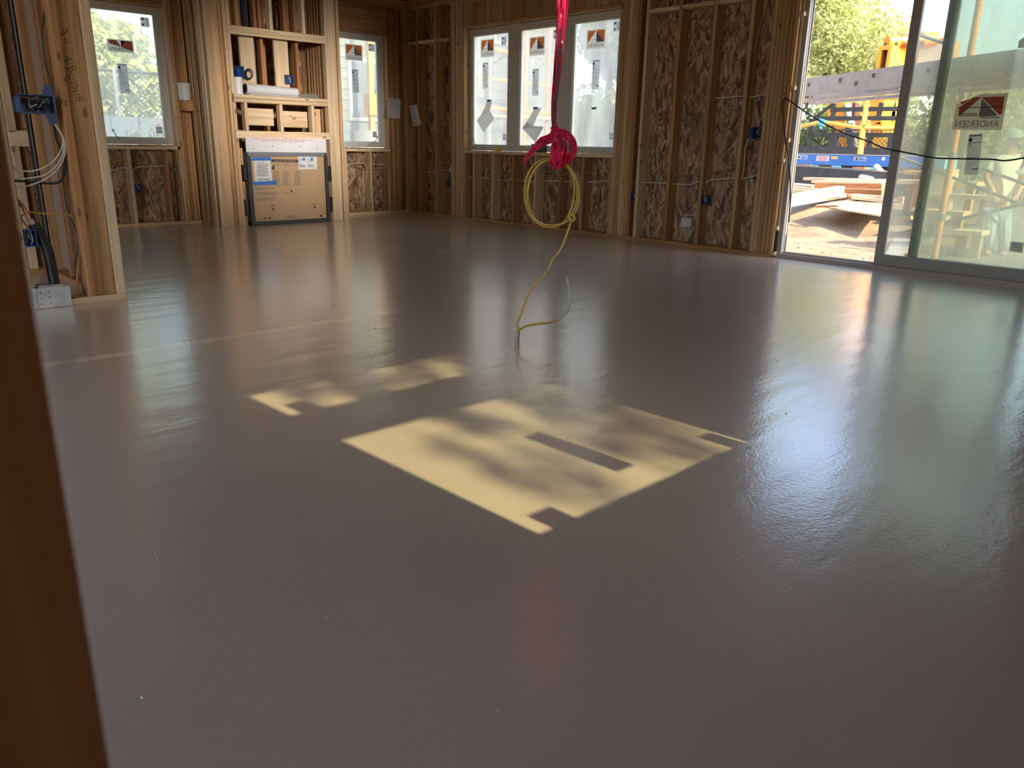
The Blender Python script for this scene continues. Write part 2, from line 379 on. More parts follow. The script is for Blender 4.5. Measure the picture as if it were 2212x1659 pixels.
# ------------------------------------------------------------------ builders
class MB:
    """collects shapes, then links them as ONE mesh object"""
    def __init__(s): s.v = []; s.f = []
    def add(s, vs_, fs):
        o = len(s.v); s.v += [tuple(p) for p in vs_]; s.f += [tuple(i+o for i in f) for f in fs]; return s
    def box(s, x0, x1, y0, y1, z0, z1):
        v = [(x, y, z) for x in (x0, x1) for y in (y0, y1) for z in (z0, z1)]
        return s.add(v, [(0, 1, 3, 2), (4, 6, 7, 5), (0, 4, 5, 1), (2, 3, 7, 6), (0, 2, 6, 4), (1, 5, 7, 3)])
    def obox(s, c, ax, ay, az):
        """box given centre and three half-axis vectors"""
        c, ax, ay, az = map(Vector, (c, ax, ay, az))
        v = [c+i*ax+j*ay+k*az for i in (-1, 1) for j in (-1, 1) for k in (-1, 1)]
        return s.add(v, [(0, 1, 3, 2), (4, 6, 7, 5), (0, 4, 5, 1), (2, 3, 7, 6), (0, 2, 6, 4), (1, 5, 7, 3)])
    def bar(s, a, b, w, t, up=(0, 0, 1)):
        a, b = Vector(a), Vector(b); d = (b-a).normalized()
        sd = d.cross(Vector(up))
        if sd.length < 1e-4: sd = d.cross(Vector((1, 0, 0)))
        sd.normalize(); u2 = sd.cross(d).normalized()
        return s.obox((a+b)/2, (b-a)/2, sd*(w/2), u2*(t/2))
    def tube(s, pts, r, n=8, cap=True, flat=1.0):
        pts = [Vector(p) for p in pts]
        rs = r if isinstance(r, (list, tuple)) else [r]*len(pts)
        t0 = (pts[1]-pts[0]).normalized()
        up = Vector((0, 0, 1)) if abs(t0.z) < 0.9 else Vector((1, 0, 0))
        nrm = (up-t0*up.dot(t0)).normalized()
        vs_ = []
        for i, p in enumerate(pts):
            t = (pts[min(i+1, len(pts)-1)]-pts[max(i-1, 0)])
            t = t.normalized() if t.length > 1e-9 else t0
            nrm = nrm-t*nrm.dot(t)
            nrm = nrm.normalized() if nrm.length > 1e-6 else t.orthogonal().normalized()
            bn = t.cross(nrm)
            for k in range(n):
                a = 2*math.pi*k/n
                vs_.append(p+nrm*(math.cos(a)*rs[i]*flat)+bn*(math.sin(a)*rs[i]))
        fs = [(i*n+k, i*n+(k+1) % n, (i+1)*n+(k+1) % n, (i+1)*n+k) for i in range(len(pts)-1) for k in range(n)]
        if cap: fs += [tuple(range(n-1, -1, -1)), tuple((len(pts)-1)*n+k for k in range(n))]
        return s.add(vs_, fs)
    def prism(s, poly, d):
        """closed planar polygon pushed along vector d"""
        d = Vector(d); n = len(poly); p = [Vector(q) for q in poly]
        return s.add(p+[q+d for q in p], [tuple(range(n-1, -1, -1)), tuple(range(n, 2*n))]+[(i, (i+1) % n, n+(i+1) % n, n+i) for i in range(n)])
    def sheet(s, grid, th):
        """rows of points -> sheet with thickness th (along -normal)"""
        R, C = len(grid), len(grid[0]); g = [[Vector(p) for p in r] for r in grid]
        nr = []
        for i in range(R):
            row = []
            for j in range(C):
                a = g[min(i+1, R-1)][j]-g[max(i-1, 0)][j]; b = g[i][min(j+1, C-1)]-g[i][max(j-1, 0)]
                n = a.cross(b); row.append(n.normalized() if n.length > 1e-9 else Vector((0, 0, 1)))
            nr.append(row)
        v = [g[i][j] for i in range(R) for j in range(C)]+[g[i][j]-nr[i][j]*th for i in range(R) for j in range(C)]
        o = R*C; f = []
        for i in range(R-1):
            for j in range(C-1):
                q = (i*C+j, i*C+j+1, (i+1)*C+j+1, (i+1)*C+j); f += [q, tuple(o+k for k in reversed(q))]
        for i in range(R-1):
            for j in (0, C-1): f.append((i*C+j, (i+1)*C+j, o+(i+1)*C+j, o+i*C+j))
        for j in range(C-1):
            for i in (0, R-1): f.append((i*C+j, i*C+j+1, o+i*C+j+1, o+i*C+j))
        return s.add(v, f)
    def build(s, name, mat, parent=None, smooth=False, base=None):
        me = bpy.data.meshes.new(name)
        arr = np.array([tuple(p) for p in s.v], float)
        c = (arr.min(0)+arr.max(0))/2
        if base == 'foot': c[2] = arr[:, 2].min()
        me.from_pydata([tuple(p-c) for p in arr], [], s.f)
        bm = bmesh.new(); bm.from_mesh(me); bmesh.ops.recalc_face_normals(bm, faces=bm.faces); bm.to_mesh(me); bm.free()
        if smooth:
            for p in me.polygons: p.use_smooth = True
            me.set_sharp_from_angle(angle=math.radians(40))
        me.materials.append(mat)
        o = bpy.data.objects.new(name, me); COL.objects.link(o)
        place(o, c, parent); return o
WORLD = {}
def place(o, c, parent):
    c = Vector([float(k) for k in c])
    WORLD[o.name] = c
    if parent is not None:
        o.parent = parent; o.location = c-WORLD[parent.name]
    else: o.location = c
def root(name, loc=(0, 0, 0), label=None, cat=None, group=None, kind=None):
    o = bpy.data.objects.new(name, None); COL.objects.link(o); o.empty_display_size = 0.1
    place(o, loc, None); tag(o, label, cat, group, kind); return o
def tag(o, label=None, cat=None, group=None, kind=None):
    if label: o['label'] = label
    if cat: o['category'] = cat
    if group: o['group'] = group
    if kind: o['kind'] = kind
    return o
_bc = {}
def stick(name, parent, x0, x1, y0, y1, z0, z1, pal='fir', mat=None, bev=0.0025):
    """one piece of lumber or board, edges eased, mesh shared between equal pieces"""
    d = tuple(round(abs(b-a), 4) for a, b in ((x0, x1), (y0, y1), (z0, z1)))
    mat = mat or WOOD[pal][max(range(3), key=lambda i: d[i])]
    key = (d, mat.name, bev)
    if key not in _bc:
        me = bpy.data.meshes.new(name); bm = bmesh.new()
        bmesh.ops.create_cube(bm, size=1.0)
        bmesh.ops.scale(bm, vec=d, verts=bm.verts)
        if bev: bmesh.ops.bevel(bm, geom=bm.edges[:], offset=min(bev, min(d)*0.3), segments=1, affect='EDGES')
        bm.to_mesh(me); bm.free(); me.materials.append(mat); _bc[key] = me
    o = bpy.data.objects.new(name, _bc[key]); COL.objects.link(o)
    place(o, ((x0+x1)/2, (y0+y1)/2, (z0+z1)/2), parent); return o
_fonts = {}
def text_polys(s, size):
    if s not in _fonts:
        cu = bpy.data.curves.new('text', 'FONT'); cu.body = s; cu.size = 1.0; cu.align_x = 'CENTER'; cu.align_y = 'CENTER'; cu.resolution_u = 3
        ob = bpy.data.objects.new('text', cu); COL.objects.link(ob)
        dg = bpy.context.evaluated_depsgraph_get(); me = bpy.data.meshes.new_from_object(ob.evaluated_get(dg))
        _fonts[s] = ([tuple(v.co) for v in me.vertices], [tuple(p.vertices) for p in me.polygons])
        bpy.data.objects.remove(ob); bpy.data.curves.remove(cu); bpy.data.meshes.remove(me)
    v, f = _fonts[s]
    return [(a*size, b*size) for a, b, _ in v], f
def text_on(mb, s, size, c, U, V, n=(0, 0, 0), width=None):
    """flat lettering: centre c, reading direction U, up V"""
    v, f = text_polys(s, size)
    c, U, V, n = Vector(c), Vector(U).normalized(), Vector(V).normalized(), Vector(n)
    k = 1.0
    if width:
        w = max(a for a, b in v)-min(a for a, b in v); k = width/w
    mb.add([c+n+U*a*k+V*b for a, b in v], f); return mb
def spline(pts, sub=8):
    """Catmull-Rom through the points"""
    p = [Vector(q) for q in pts]; p = [2*p[0]-p[1]]+p+[2*p[-1]-p[-2]]; out = []
    for i in range(1, len(p)-2):
        for k in range(sub):
            t = k/sub
            out.append(0.5*((2*p[i])+(p[i+1]-p[i-1])*t+(2*p[i-1]-5*p[i]+4*p[i+1]-p[i+2])*t*t+(3*p[i]-3*p[i+1]+p[i+2]-p[i-1])*t**3))
    out.append(p[-2]); return out
def skin_mesh(name, nodes, edges, radii, sub=2):
    """one continuous surface grown over a skeleton"""
    me = bpy.data.meshes.new(name); me.from_pydata([tuple(p) for p in nodes], edges, [])
    o = bpy.data.objects.new(name, me); COL.objects.link(o)
    md = o.modifiers.new('skin', 'SKIN'); md.use_smooth_shade = True
    sv = me.skin_vertices[0].data
    for i, r in enumerate(radii):
        sv[i].radius = (r, r) if not isinstance(r, tuple) else r
    sv[0].use_root = True
    ss = o.modifiers.new('sub', 'SUBSURF'); ss.levels = sub; ss.render_levels = sub
    dg = bpy.context.evaluated_depsgraph_get(); m2 = bpy.data.meshes.new_from_object(o.evaluated_get(dg))
    vs_ = [tuple(v.co) for v in m2.vertices]; fs = [tuple(p.vertices) for p in m2.polygons]
    bpy.data.objects.remove(o)
    return MB().add(vs_, fs)
# ================================================================== THE HOUSE
XR, YB, YF, YP = 7.0, 9.70, 9.15, 5.29      # inner stud faces: right wall, back wall, fireplace frame, left partition
D = 0.14
ZP, ZT = 0.038, 2.745                        # top of bottom plate, underside of top plates

fl = MB().box(-3.2, XR+0.02, -0.06, YB+0.05, -0.30, 0.0).build('floor', M['floor']); tag(fl, 'wet grey self-levelled gypsum floor', None, None, 'structure')
bb = MB(); rb_ = random.Random(21)                          # burst air bubbles and specks left in the skin
for i in range(330):
    az = rb_.uniform(.15, 1.35); d_ = 1.0+6.5*rb_.random()**1.4; c = Vector((math.sin(az)*d_, math.cos(az)*d_, 0)); r_ = rb_.uniform(.0008, .0022)*(1 if rb_.random() < .9 else 1.8)*(.6+.25*d_)
    if c.x > 6.8: continue
    n_ = 6; ring1 = [c+Vector((math.cos(k*2*math.pi/n_)*r_*rb_.uniform(.85, 1.3), math.sin(k*2*math.pi/n_)*r_, 0)) for k in range(n_)]; ring2 = [c+(p-c)*.6+Vector((0, 0, r_*.42)) for p in ring1]
    bb.add(ring1+ring2+[c+Vector((0, 0, r_*.52))], [(k, (k+1) % n_, n_+(k+1) % n_, n_+k) for k in range(n_)]+[(n_+k, n_+(k+1) % n_, 2*n_) for k in range(n_)])
bo = bb.build('bubbles', M['floor'], fl, True); bo['kind'] = 'stuff'
gr = MB().box(-70, 110, -70, 110, -0.9, -0.30)
gr = gr.build('ground', M['ground']); tag(gr, 'sunlit bare dirt around the house', None, None, 'structure')

# ---- right wall -------------------------------------------------------------
wr = root('wall_right', (XR, 4.5, 0), 'framed right wall with triple window and sliding door', kind='structure')
def vst(y, z0, z1, pal='fir', par=None, w=0.038, name='stud', d=D, dx=0.0):
    return stick(name, par or wr, XR+dx, XR+dx+d, y-w/2, y+w/2, z0, z1, pal)
stick('bottom_plate', wr, XR, XR+D, 3.79, 5.47, 0, ZP, 'fir')
stick('bottom_plate', wr, XR, XR+D, 5.475, 7.45, 0, ZP, 'fir')
stick('bottom_plate', wr, XR, XR+D, 7.455, 9.84, 0, ZP, 'fir')
for z in (ZT, ZT+0.04):
    stick('top_plate', wr, XR, XR+D, -0.2, 4.6, z, z+0.038); stick('top_plate', wr, XR, XR+D, 4.605, 9.84, z, z+0.038)
for y, p in ((9.70, 'fir'), (9.655, 'fir'), (9.442, 'fir'), (9.044, 'fir'), (5.472, 'pale'), (5.065, 'fir'), (4.658, 'fir'), (4.254, 'fir')):
    vst(y, ZP, ZT, p)
for i in range(6): vst(8.47+i*0.0425+0.02, ZP, ZT, ('pale', 'fir', 'pale', 'fir', 'pale', 'fir')[i])          # pack left of the triple window
for i in range(2): vst(8.43+0.019-i*0.04, ZP, 0.873 if i else 2.41, 'fir')
for i in range(7): vst(5.57+i*0.0405, ZP, ZT, ('red', 'fir', 'fir', 'pale', 'fir', 'fir', 'fir')[i])          # pack right of it
for i in range(6): vst(3.81+i*0.0418, ZP, ZT, ('fir', 'red', 'fir', 'fir', 'fir', 'fir')[i])                   # pack beside the sliding door
for y, p in ((8.23, 'pale'), (7.856, 'pale'), (7.46, 'red'), (7.06, 'pale'), (6.64, 'red'), (6.277, 'red'), (5.85, 'fir')):
    vst(y, ZP, 0.873, p, name='cripple_stud')
stick('window_sill_plate', wr, XR, XR+D, 5.835, 8.45, 0.873, 0.911, 'pale')
stick('head_plate', wr, XR, XR+D, 5.83, 8.46, 2.412, 2.45, 'fir')
y = 5.85
while y < 8.44:                                                     # short upright blocks that make up the window head
    stick('head_block', wr, XR+0.012, XR+0.05, y, min(y+0.163, 8.46), 2.452, ZT-0.04, 'fir'); y += 0.168
stick('head_plate', wr, XR, XR+D, 5.83, 8.47, ZT-0.038, ZT, 'fir')
for a, b in ((9.46, 9.64), (9.065, 9.42), (8.75, 9.02), (5.085, 5.452), (4.68, 5.045), (4.275, 4.636)):
    stick('blocking', wr, XR, XR+D, a, b, 2.302+(0.012 if a < 6 else 0), 2.340+(0.012 if a < 6 else 0), 'pale')
ox = XR+D
for y0, y1, z0, z1 in ((8.50, 9.84, 0, 2.83), (7.18, 8.498, 0, 0.91), (5.80, 7.178, 0, 0.91), (5.80, 8.498, 2.41, 2.83), (4.66, 5.798, 0, 2.83), (3.78, 4.658, 0, 2.83), (-0.2, 3.778, 2.41, 2.83), (-0.2, 1.37, 0, 2.41)):
    stick('osb_panel', wr, ox, ox+0.012, y0+0.001, y1-0.001, z0, z1, mat=OSB[0], bev=0)
stick('head_plate', wr, XR, XR+D, 1.30, 3.79, 2.41, 2.60, 'fir')
for i in range(4): vst(1.33-i*0.041, ZP, ZT)
for y in (0.8, 0.4, 0.0): vst(y, ZP, ZT)
t = MB(); text_on(t, 'West Fraser', 0.062, onx(1512, 247, ox-0.002), (0, -1, 0), (0, 0, 1)); t.build('mill_stamp', M['dark_ink'], wr)
t = MB()
for k in range(4): text_on(t, ('RATED SHEATHING', 'EXPOSURE 1', 'SIZED FOR SPACING', '7/16')[k], 0.022, onx(1585, 238+k*6, ox-0.002), (0, -1, 0), (0, 0, 1))
t.build('mill_stamp', M['dark_ink'], wr)
t = MB(); text_on(t, 'B', 0.05, onx(1667, 20, ox-0.002), (0, -1, 0), (0, 0, 1)); t.build('mill_stamp', M['dark_ink'], wr)
# white disc painting the daylight that shows through a hole in the sheathing
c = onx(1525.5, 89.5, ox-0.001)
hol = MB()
hol.tube([c+Vector((-0.002, 0, 0)), c+Vector((0.0, 0, 0))], 0.010, 8); hol.build('daylight_spot', M['paper'], wr)

# ---- back wall --------------------------------------------------------------
wb = root('wall_back', (5, YB, 0), 'framed back wall with two windows', kind='structure')
def bst(x, z0, z1, pal='fir', w=0.038, name='stud', d=D, dy=0.0, par=None):
    return stick(name, par or wb, x-w/2, x+w/2, YB+dy, YB+dy+d, z0, z1, pal)
stick('bottom_plate', wb, 1.6, 4.05, YB, YB+D, 0, ZP, 'pale')
stick('bottom_plate', wb, 4.055, 5.6, YB, YB+D, 0, ZP, 'fir')
stick('bottom_plate', wb, 5.605, XR-0.002, YB, YB+D, 0, ZP, 'pale')
for z in (ZT, ZT+0.04): stick('top_plate', wb, 1.2, XR-0.002, YB, YB+D, z, z+0.038)
for x, p in ((2.70, 'fir'), (3.117, 'pale'), (3.53, 'red'), (5.945, 'pale'), (6.35, 'pale')): bst(x, ZP, 0.865, p, name='cripple_stud')
for i in range(5): bst(3.69+i*0.0405, ZP, ZT, ('pale', 'fir', 'red', 'fir', 'fir')[i])
bst(3.95, ZP, ZT, 'fir', w=0.10); bst(4.035, ZP, ZT, 'red')
bst(3.665, ZP, 0.865, 'fir', name='cripple_stud')
for i in range(5): bst(6.70+i*0.0405, ZP, ZT, ('red', 'fir', 'red', 'fir', 'red')[i])
bst(6.655, ZP, 0.865, 'fir', name='cripple_stud')
for x in (4.45, 4.85, 5.25): bst(x, ZP, ZT, 'fir')
for i in range(4): bst(2.50-i*0.0405, ZP, ZT); bst(5.56-i*0.0405, ZP, ZT, 'fir')
for x in (2.0, 1.6): bst(x, ZP, ZT)
stick('corner_post', wb, 6.965, 6.998, YB, YB+D, ZP, ZT, 'fir')
stick('blocking', wb, 6.88, 6.962, YB, YB+D, 2.29, 2.33, 'fir')
for x0, x1 in ((2.52, 3.675), (5.58, 6.67)):
    stick('window_sill_plate', wb, x0, x1+0.03, YB, YB+D, 0.865, 0.903, 'pale')
    stick('head_plate', wb, x0, x1, YB, YB+D, 2.40, 2.438, 'fir')
    stick('header', wb, x0-0.0, x1+0.14, YB+0.01, YB+D, 2.44, 2.70, 'fir')
    stick('head_plate', wb, x0, x1+0.14, YB, YB+D, 2.702, 2.74, 'fir')
    stick('shim_strip', wb, x1+0.0, x1+0.028, YB+0.01, YB+D, 0.905, 2.398, 'pale')
for x0, x1, z0, z1 in ((1.2, 2.60, 0, 2.83), (2.602, 3.69, 0, 0.915), (2.602, 3.69, 2.40, 2.83), (3.692, 5.57, 0, 2.83), (5.572, 6.68, 0, 0.915), (5.572, 6.68, 2.40, 2.83), (6.682, 7.14, 0, 2.83)):
    stick('osb_panel', wb, x0+0.001, x1-0.001, YB+D, YB+D+0.012, z0, z1, mat=OSB[1], bev=0)

# ---- fireplace frame --------------------------------------------------------
wf = root('wall_fireplace', (4.8, YF, 0), 'framed chase that holds the boxed fireplace', kind='structure')
def fst(x0, x1, z0, z1, pal='pale', dy=0.0, d=0.09, name='stud'):
    return stick(name, wf, x0, x1, YF+dy, YF+dy+d, z0, z1, pal)
ZC = 2.82
for x0, x1, dy, p in ((3.838, 3.852, 0.0, 'pale'), (3.888, 3.926, 0.0, 'pale'), (3.928, 3.966, 0.008, 'pale'), (3.972, 4.060, 0.03, 'pale'), (4.066, 4.104, 0.035, 'fir'), (4.106, 4.144, 0.0, 'pale')):
    fst(x0, x1, 0, ZC, p, dy)
fst(4.146, 4.184, 0, 1.011, 'pale'); fst(4.148, 4.184, 1.097, 1.407, 'pale', 0.002); fst(4.148, 4.186, 1.497, 2.132, 'pale', 0.002); fst(4.148, 4.186, 2.225, ZC, 'pale', 0.0)
fst(4.19, 4.236, 0, 0.90, 'fir', 0.04)
for x0, x1, dy, p in ((5.386, 5.424, 0.0, 'pale'), (5.426, 5.464, 0.004, 'pale'), (5.468, 5.545, 0.02, 'pale'), (5.552, 5.590, 0.0, 'pale')):
    fst(x0, x1, 0, ZC, p, dy)
fst(5.335, 5.362, 0, 0.86, 'red', 0.02)
stick('header', wf, 4.135, 5.383, YF-0.012, YF+0.026, 2.133, 2.223, 'pale')
stick('header', wf, 4.150, 5.383, YF-0.004, YF+0.034, 1.012, 1.096, 'pale')
stick('shelf_plate', wf, 4.160, 5.383, YF-0.003, YF+0.36, 1.455, 1.495, 'pale')
stick('shelf_plate', wf, 4.160, 5.383, YF, YF+0.36, 1.409, 1.451, 'pale')
for x in (4.30, 4.745, 5.170): fst(x-0.019, x+0.019, 1.098, 1.407, 'pale', 0.0)
stick('backing_board', wf, 4.33, 4.72, YF+0.16, YF+0.20, 1.16, 1.355, 'pale')
stick('backing_board', wf, 4.77, 5.20, YF+0.16, YF+0.20, 1.15, 1.340, 'pale')
stick('backing_board', wf, 5.26, 5.34, YF+0.12, YF+0.16, 1.098, 1.38, 'pale')
stick('backing_board', wf, 4.335, 4.515, YF+0.12, YF+0.158, 1.497, 2.24, 'pale')
stick('backing_board', wf, 4.765, 4.945, YF+0.12, YF+0.158, 1.497, 2.24, 'pale')
for x in (4.62, 5.075): fst(x-0.019, x+0.019, 1.497, 2.60, 'red', 0.14)  # darker red lumber puts the shade inside the chase into the colour
for x, p in ((4.272, 'fir'), (4.69, 'pale'), (5.11, 'pale')): fst(x-0.019, x+0.019, 2.225, ZC, p, 0.0)
for x, dy in ((4.44, 0.30), (4.56, 0.14), (4.95, 0.16), (5.06, 0.30)): fst(x-0.019, x+0.019, 2.20, ZC, 'red', dy)  # back studs in darker lumber too, painting the shaded interior
stick('shelf_plate', wf, 4.19, 5.383, YF+0.03, YF+0.32, 2.185, 2.222, 'red')  # inner shelf coloured dark for the same painted shade
stick('top_plate', wf, 3.838, 5.59, YF, YF+0.09, ZC, ZC+0.038)
# side walls of the chase, studs running back to the outer wall
for k, y in enumerate((9.27, 9.42, 9.55)):
    stick('side_stud', wf, 3.86, 3.898, y, y+0.09, 0, ZC, 'fir')
    stick('side_stud', wf, 5.53, 5.568, y, y+0.09, 0, ZC, 'fir')
for k in range(6): stick('side_stud', wf, 5.40+0.0, 5.49, 9.26+k*0.07, 9.298+k*0.07, 0, ZC, ('red', 'fir')[k % 2])

# ---- left partition ---------------------------------------------------------
wl = root('wall_left', (1.3, YP, 0), 'framed partition end on the left', kind='structure')
stick('bottom_plate', wl, 0.2, 1.585, YP, YP+D, 0, 0.042, 'pale')
stick('stud', wl, 1.020, 1.062, YP, YP+D, 0.042, ZT, 'pale')
stick('stud', wl, 0.615, 0.657, YP, YP+D, 0.042, ZT, 'fir')
stick('stud', wl, 1.366, 1.408, YP, YP+D, 0.042, ZT, 'fir')
stick('backing_board', wl, 1.410, 1.530, YP+0.035, YP+0.075, 0.042, ZT, 'fir')
stick('stud', wl, 1.532, 1.584, YP, YP+D, 0.042, ZT, 'pale')
stick('top_plate', wl, 0.2, 1.585, YP, YP+D, ZT, ZT+0.038)
stick('bottom_plate', wl, 1.47, 1.585, YP+D+0.002, 7.0, 0, 0.040, 'red')
for y, p in ((5.75, 'fir'), (6.15, 'red'), (6.55, 'fir')): stick('stud', wl, 1.49, 1.58, y, y+0.038, 0.04, ZT, p)
YQ = 6.72
stick('bottom_plate', wl, 0.4, 1.462, YQ, YQ+0.09, 0, 0.042, 'fir')
for x0, x1, p in ((0.94, 0.978, 'fir'), (1.17, 1.208, 'fir'), (1.212, 1.25, 'pale'), (1.254, 1.292, 'fir'), (1.296, 1.334, 'red')): stick('stud', wl, x0, x1, YQ, YQ+0.09, 0.042, ZT, p)
stick('stud', wl, 1.355, 1.405, YQ-0.05, YQ+0.04, 0.042, ZT, 'pale')
stick('stud', wl, 1.412, 1.462, YQ, YQ+0.09, 0.042, ZT, 'fir')
stick('blocking', wl, 1.35, 1.462, YQ-0.06, YQ-0.02, 2.05, 2.22, 'pale')
stick('blocking', wl, 1.35, 1.47, YQ-0.06, YQ-0.02, 0.92, 1.03, 'pale')
stick('red_board', wl, 1.480, 1.535, YP+0.72, YP+0.76, 0.10, ZT, 'red')
stick('drywall_strip', wl, 1.545, 1.556, 5.6, 7.0, 0.05, ZT, mat=M['tanboard'], bev=0)
t = MB()
text_on(t, '4X5', 0.045, onp(131, 218, (0, 1, 0), YP-0.0015), (0.9, 0, -0.45), (0.45, 0, 0.9))
t.bar(onp(122, 206, (0, 1, 0), YP-0.0015), onp(137, 206, (0, 1, 0), YP-0.0015), 0.004, 0.001)
text_on(t, '+R', 0.05, onp(43, 510, (0, 1, 0), YP-0.0015), (0.3, 0, -0.95), (0.95, 0, 0.3))
t.build('carpenter_mark', M['dark_ink'], wl)
t = MB()
yb = YP+0.0335
t.tube(spline([onp(118, 76, (0, 1, 0), yb), onp(132, 76, (0, 1, 0), yb), onp(142, 70, (0, 1, 0), yb), onp(147, 61, (0, 1, 0), yb)], 4), 0.0035, 5)
for (u, v, s) in ((143, 88, 0.03), (150, 138, 0.07), (153, 168, 0.05), (166, 205, 0.06)):
    text_on(t, ('v', '4/5/25', '1/8', '4/8')[int(s*100) % 4], s, onp(u, v, (0, 1, 0), yb), (0.35, 0, -0.94), (0.94, 0, 0.35))
t.build('carpenter_mark', M['pencil'], wl)

# ---- doorway stud right by the camera ---------------------------------------
we = root('wall_entry', (0, 0.35, 0), 'doorway framing close to the camera', kind='structure')
stick('jamb_stud', we, -0.075, 0.0705, 0.35, 0.388, 0, 2.74, 'red', bev=0.004)
stick('jamb_stud', we, -0.075, 0.0675, 0.390, 0.428, 0, 2.74, 'fir', bev=0.004)

# ---- front wall behind the camera, its two windows let the sun in ------------
wfr = root('wall_front', (3, -0.2, 0), 'front wall behind the camera', kind='structure')
GZ0, GZ1, HZ0, HZ1 = 1.08, 1.845, 2.05, 2.35
GX0, GX1 = 1.39, 2.47
YG = -0.16
for x0, x1, z0, z1 in ((-3.2, GX0-0.09, -0.3, 3.1), (GX1+0.09, XR+0.15, -0.3, 3.1), (GX0-0.09, GX1+0.09, -0.3, GZ0-0.08), (GX0-0.09, GX1+0.09, HZ1+0.08, 3.1)):
    stick('osb_panel', wfr, x0, x1, -0.205, -0.193, z0, z1, mat=OSB[1], bev=0)
stick('bottom_plate', wfr, 0.6, XR, -0.19, -0.06, 0, ZP); stick('top_plate', wfr, -3.2, XR, -0.19, -0.06, ZT, ZT+0.076)
for k in range(16):
    x = 0.62+k*0.405
    if not (GX0-0.12 < x < GX1+0.12): stick('stud', wfr, x-0.019, x+0.019, -0.19, -0.06, ZP, ZT)
for x in (GX0-0.14, GX0-0.10, GX1+0.10, GX1+0.14): stick('stud', wfr, x-0.019, x+0.019, -0.19, -0.06, ZP, ZT)

wo_ = root('wall_outer', (-3.2, 7.5, 0), 'unseen outer left wall, added to cut light on the far left', kind='structure')  # added unseen to keep left daylight off the partition bays
stick('osb_panel', wo_, -3.21, -3.198, 5.0, YB+D, -0.3, 3.1, mat=OSB[0], bev=0)
stick('osb_panel', wo_, -3.198, 1.2, YB+D, YB+D+0.012, -0.3, 3.1, mat=OSB[1], bev=0)
# ---- ceiling ----------------------------------------------------------------
ce = root('ceiling', (2.8, 4.7, ZT), 'open joists under a floor deck', kind='structure')
k = 0
xj = 0.2
while xj < XR:
    stick('joist', ce, xj, xj+0.045, -0.1, YB+D, ZC+0.045, ZC+0.285, 'fir'); xj += 0.406
stick('rim_joist', ce, -0.3, XR+D, YB+D-0.04, YB+D, ZC+0.288, ZC+0.32, 'fir')
for k in range(8):
    stick('deck_panel', ce, -3.2, XR+D, -0.2+k*1.26, -0.2+k*1.26+1.257, ZC+0.288, ZC+0.306, mat=M['deck'], bev=0)
stick('rim_joist', ce, XR+0.002, XR+0.045, -0.1, YB+D, ZC+0.003, ZC+0.286, 'fir')
stick('rim_joist', ce, -0.3, XR, YB+0.09, YB+0.135, ZC+0.003, ZC+0.286, 'fir')
stick('ledger', ce, 5.6, XR, YB-0.03, YB-0.001, ZC+0.005, ZC+0.044, 'fir')

# ================================================================== WINDOWS
def window(name, O, U, W, units, z0, z1, gz0, gz1, label, cat='window', frame=M['frame'], glass=M['glass']):
    """units: (outer u0, u1, glass u0, u1). U runs to the right as seen from inside, W points outdoors."""
    O, U, W = Vector(O), Vector(U), Vector(W)
    r = root(name, O, label, None, None, 'structure')
    def P(u, z, w): return Vector((O.x, O.y, 0))+U*u+W*w+Vector((0, 0, z))
    def bx(mb, u0, u1, za, zb, w0, w1):
        a, b = P(u0, za, w0), P(u1, zb, w1)
        mb.box(min(a.x, b.x), max(a.x, b.x), min(a.y, b.y), max(a.y, b.y), za, zb)
    for (u0, u1, g0, g1) in units:
        m = MB()
        bx(m, u0, g0, z0, z1, 0, 0.07); bx(m, g1, u1, z0, z1, 0, 0.07); bx(m, g0, g1, z0, gz0, 0, 0.07); bx(m, g0, g1, gz1, z1, 0, 0.07)
        f = m.build('sash_frame', frame, r)
        m = MB()
        e = 0.016
        bx(m, g0, g0+e, gz0, gz1, 0.012, 0.03); bx(m, g1-e, g1, gz0, gz1, 0.012, 0.03); bx(m, g0+e, g1-e, gz0, gz0+e, 0.012, 0.03); bx(m, g0+e, g1-e, gz1-e, gz1, 0.012, 0.03)
        m.build('glazing_bead', M['bead'], r)
        m = MB(); bx(m, g0+0.002, g1-0.002, gz0+0.002, gz1-0.002, 0.0315, 0.0335); m.build('glass_pane', glass, r)
    return r, P
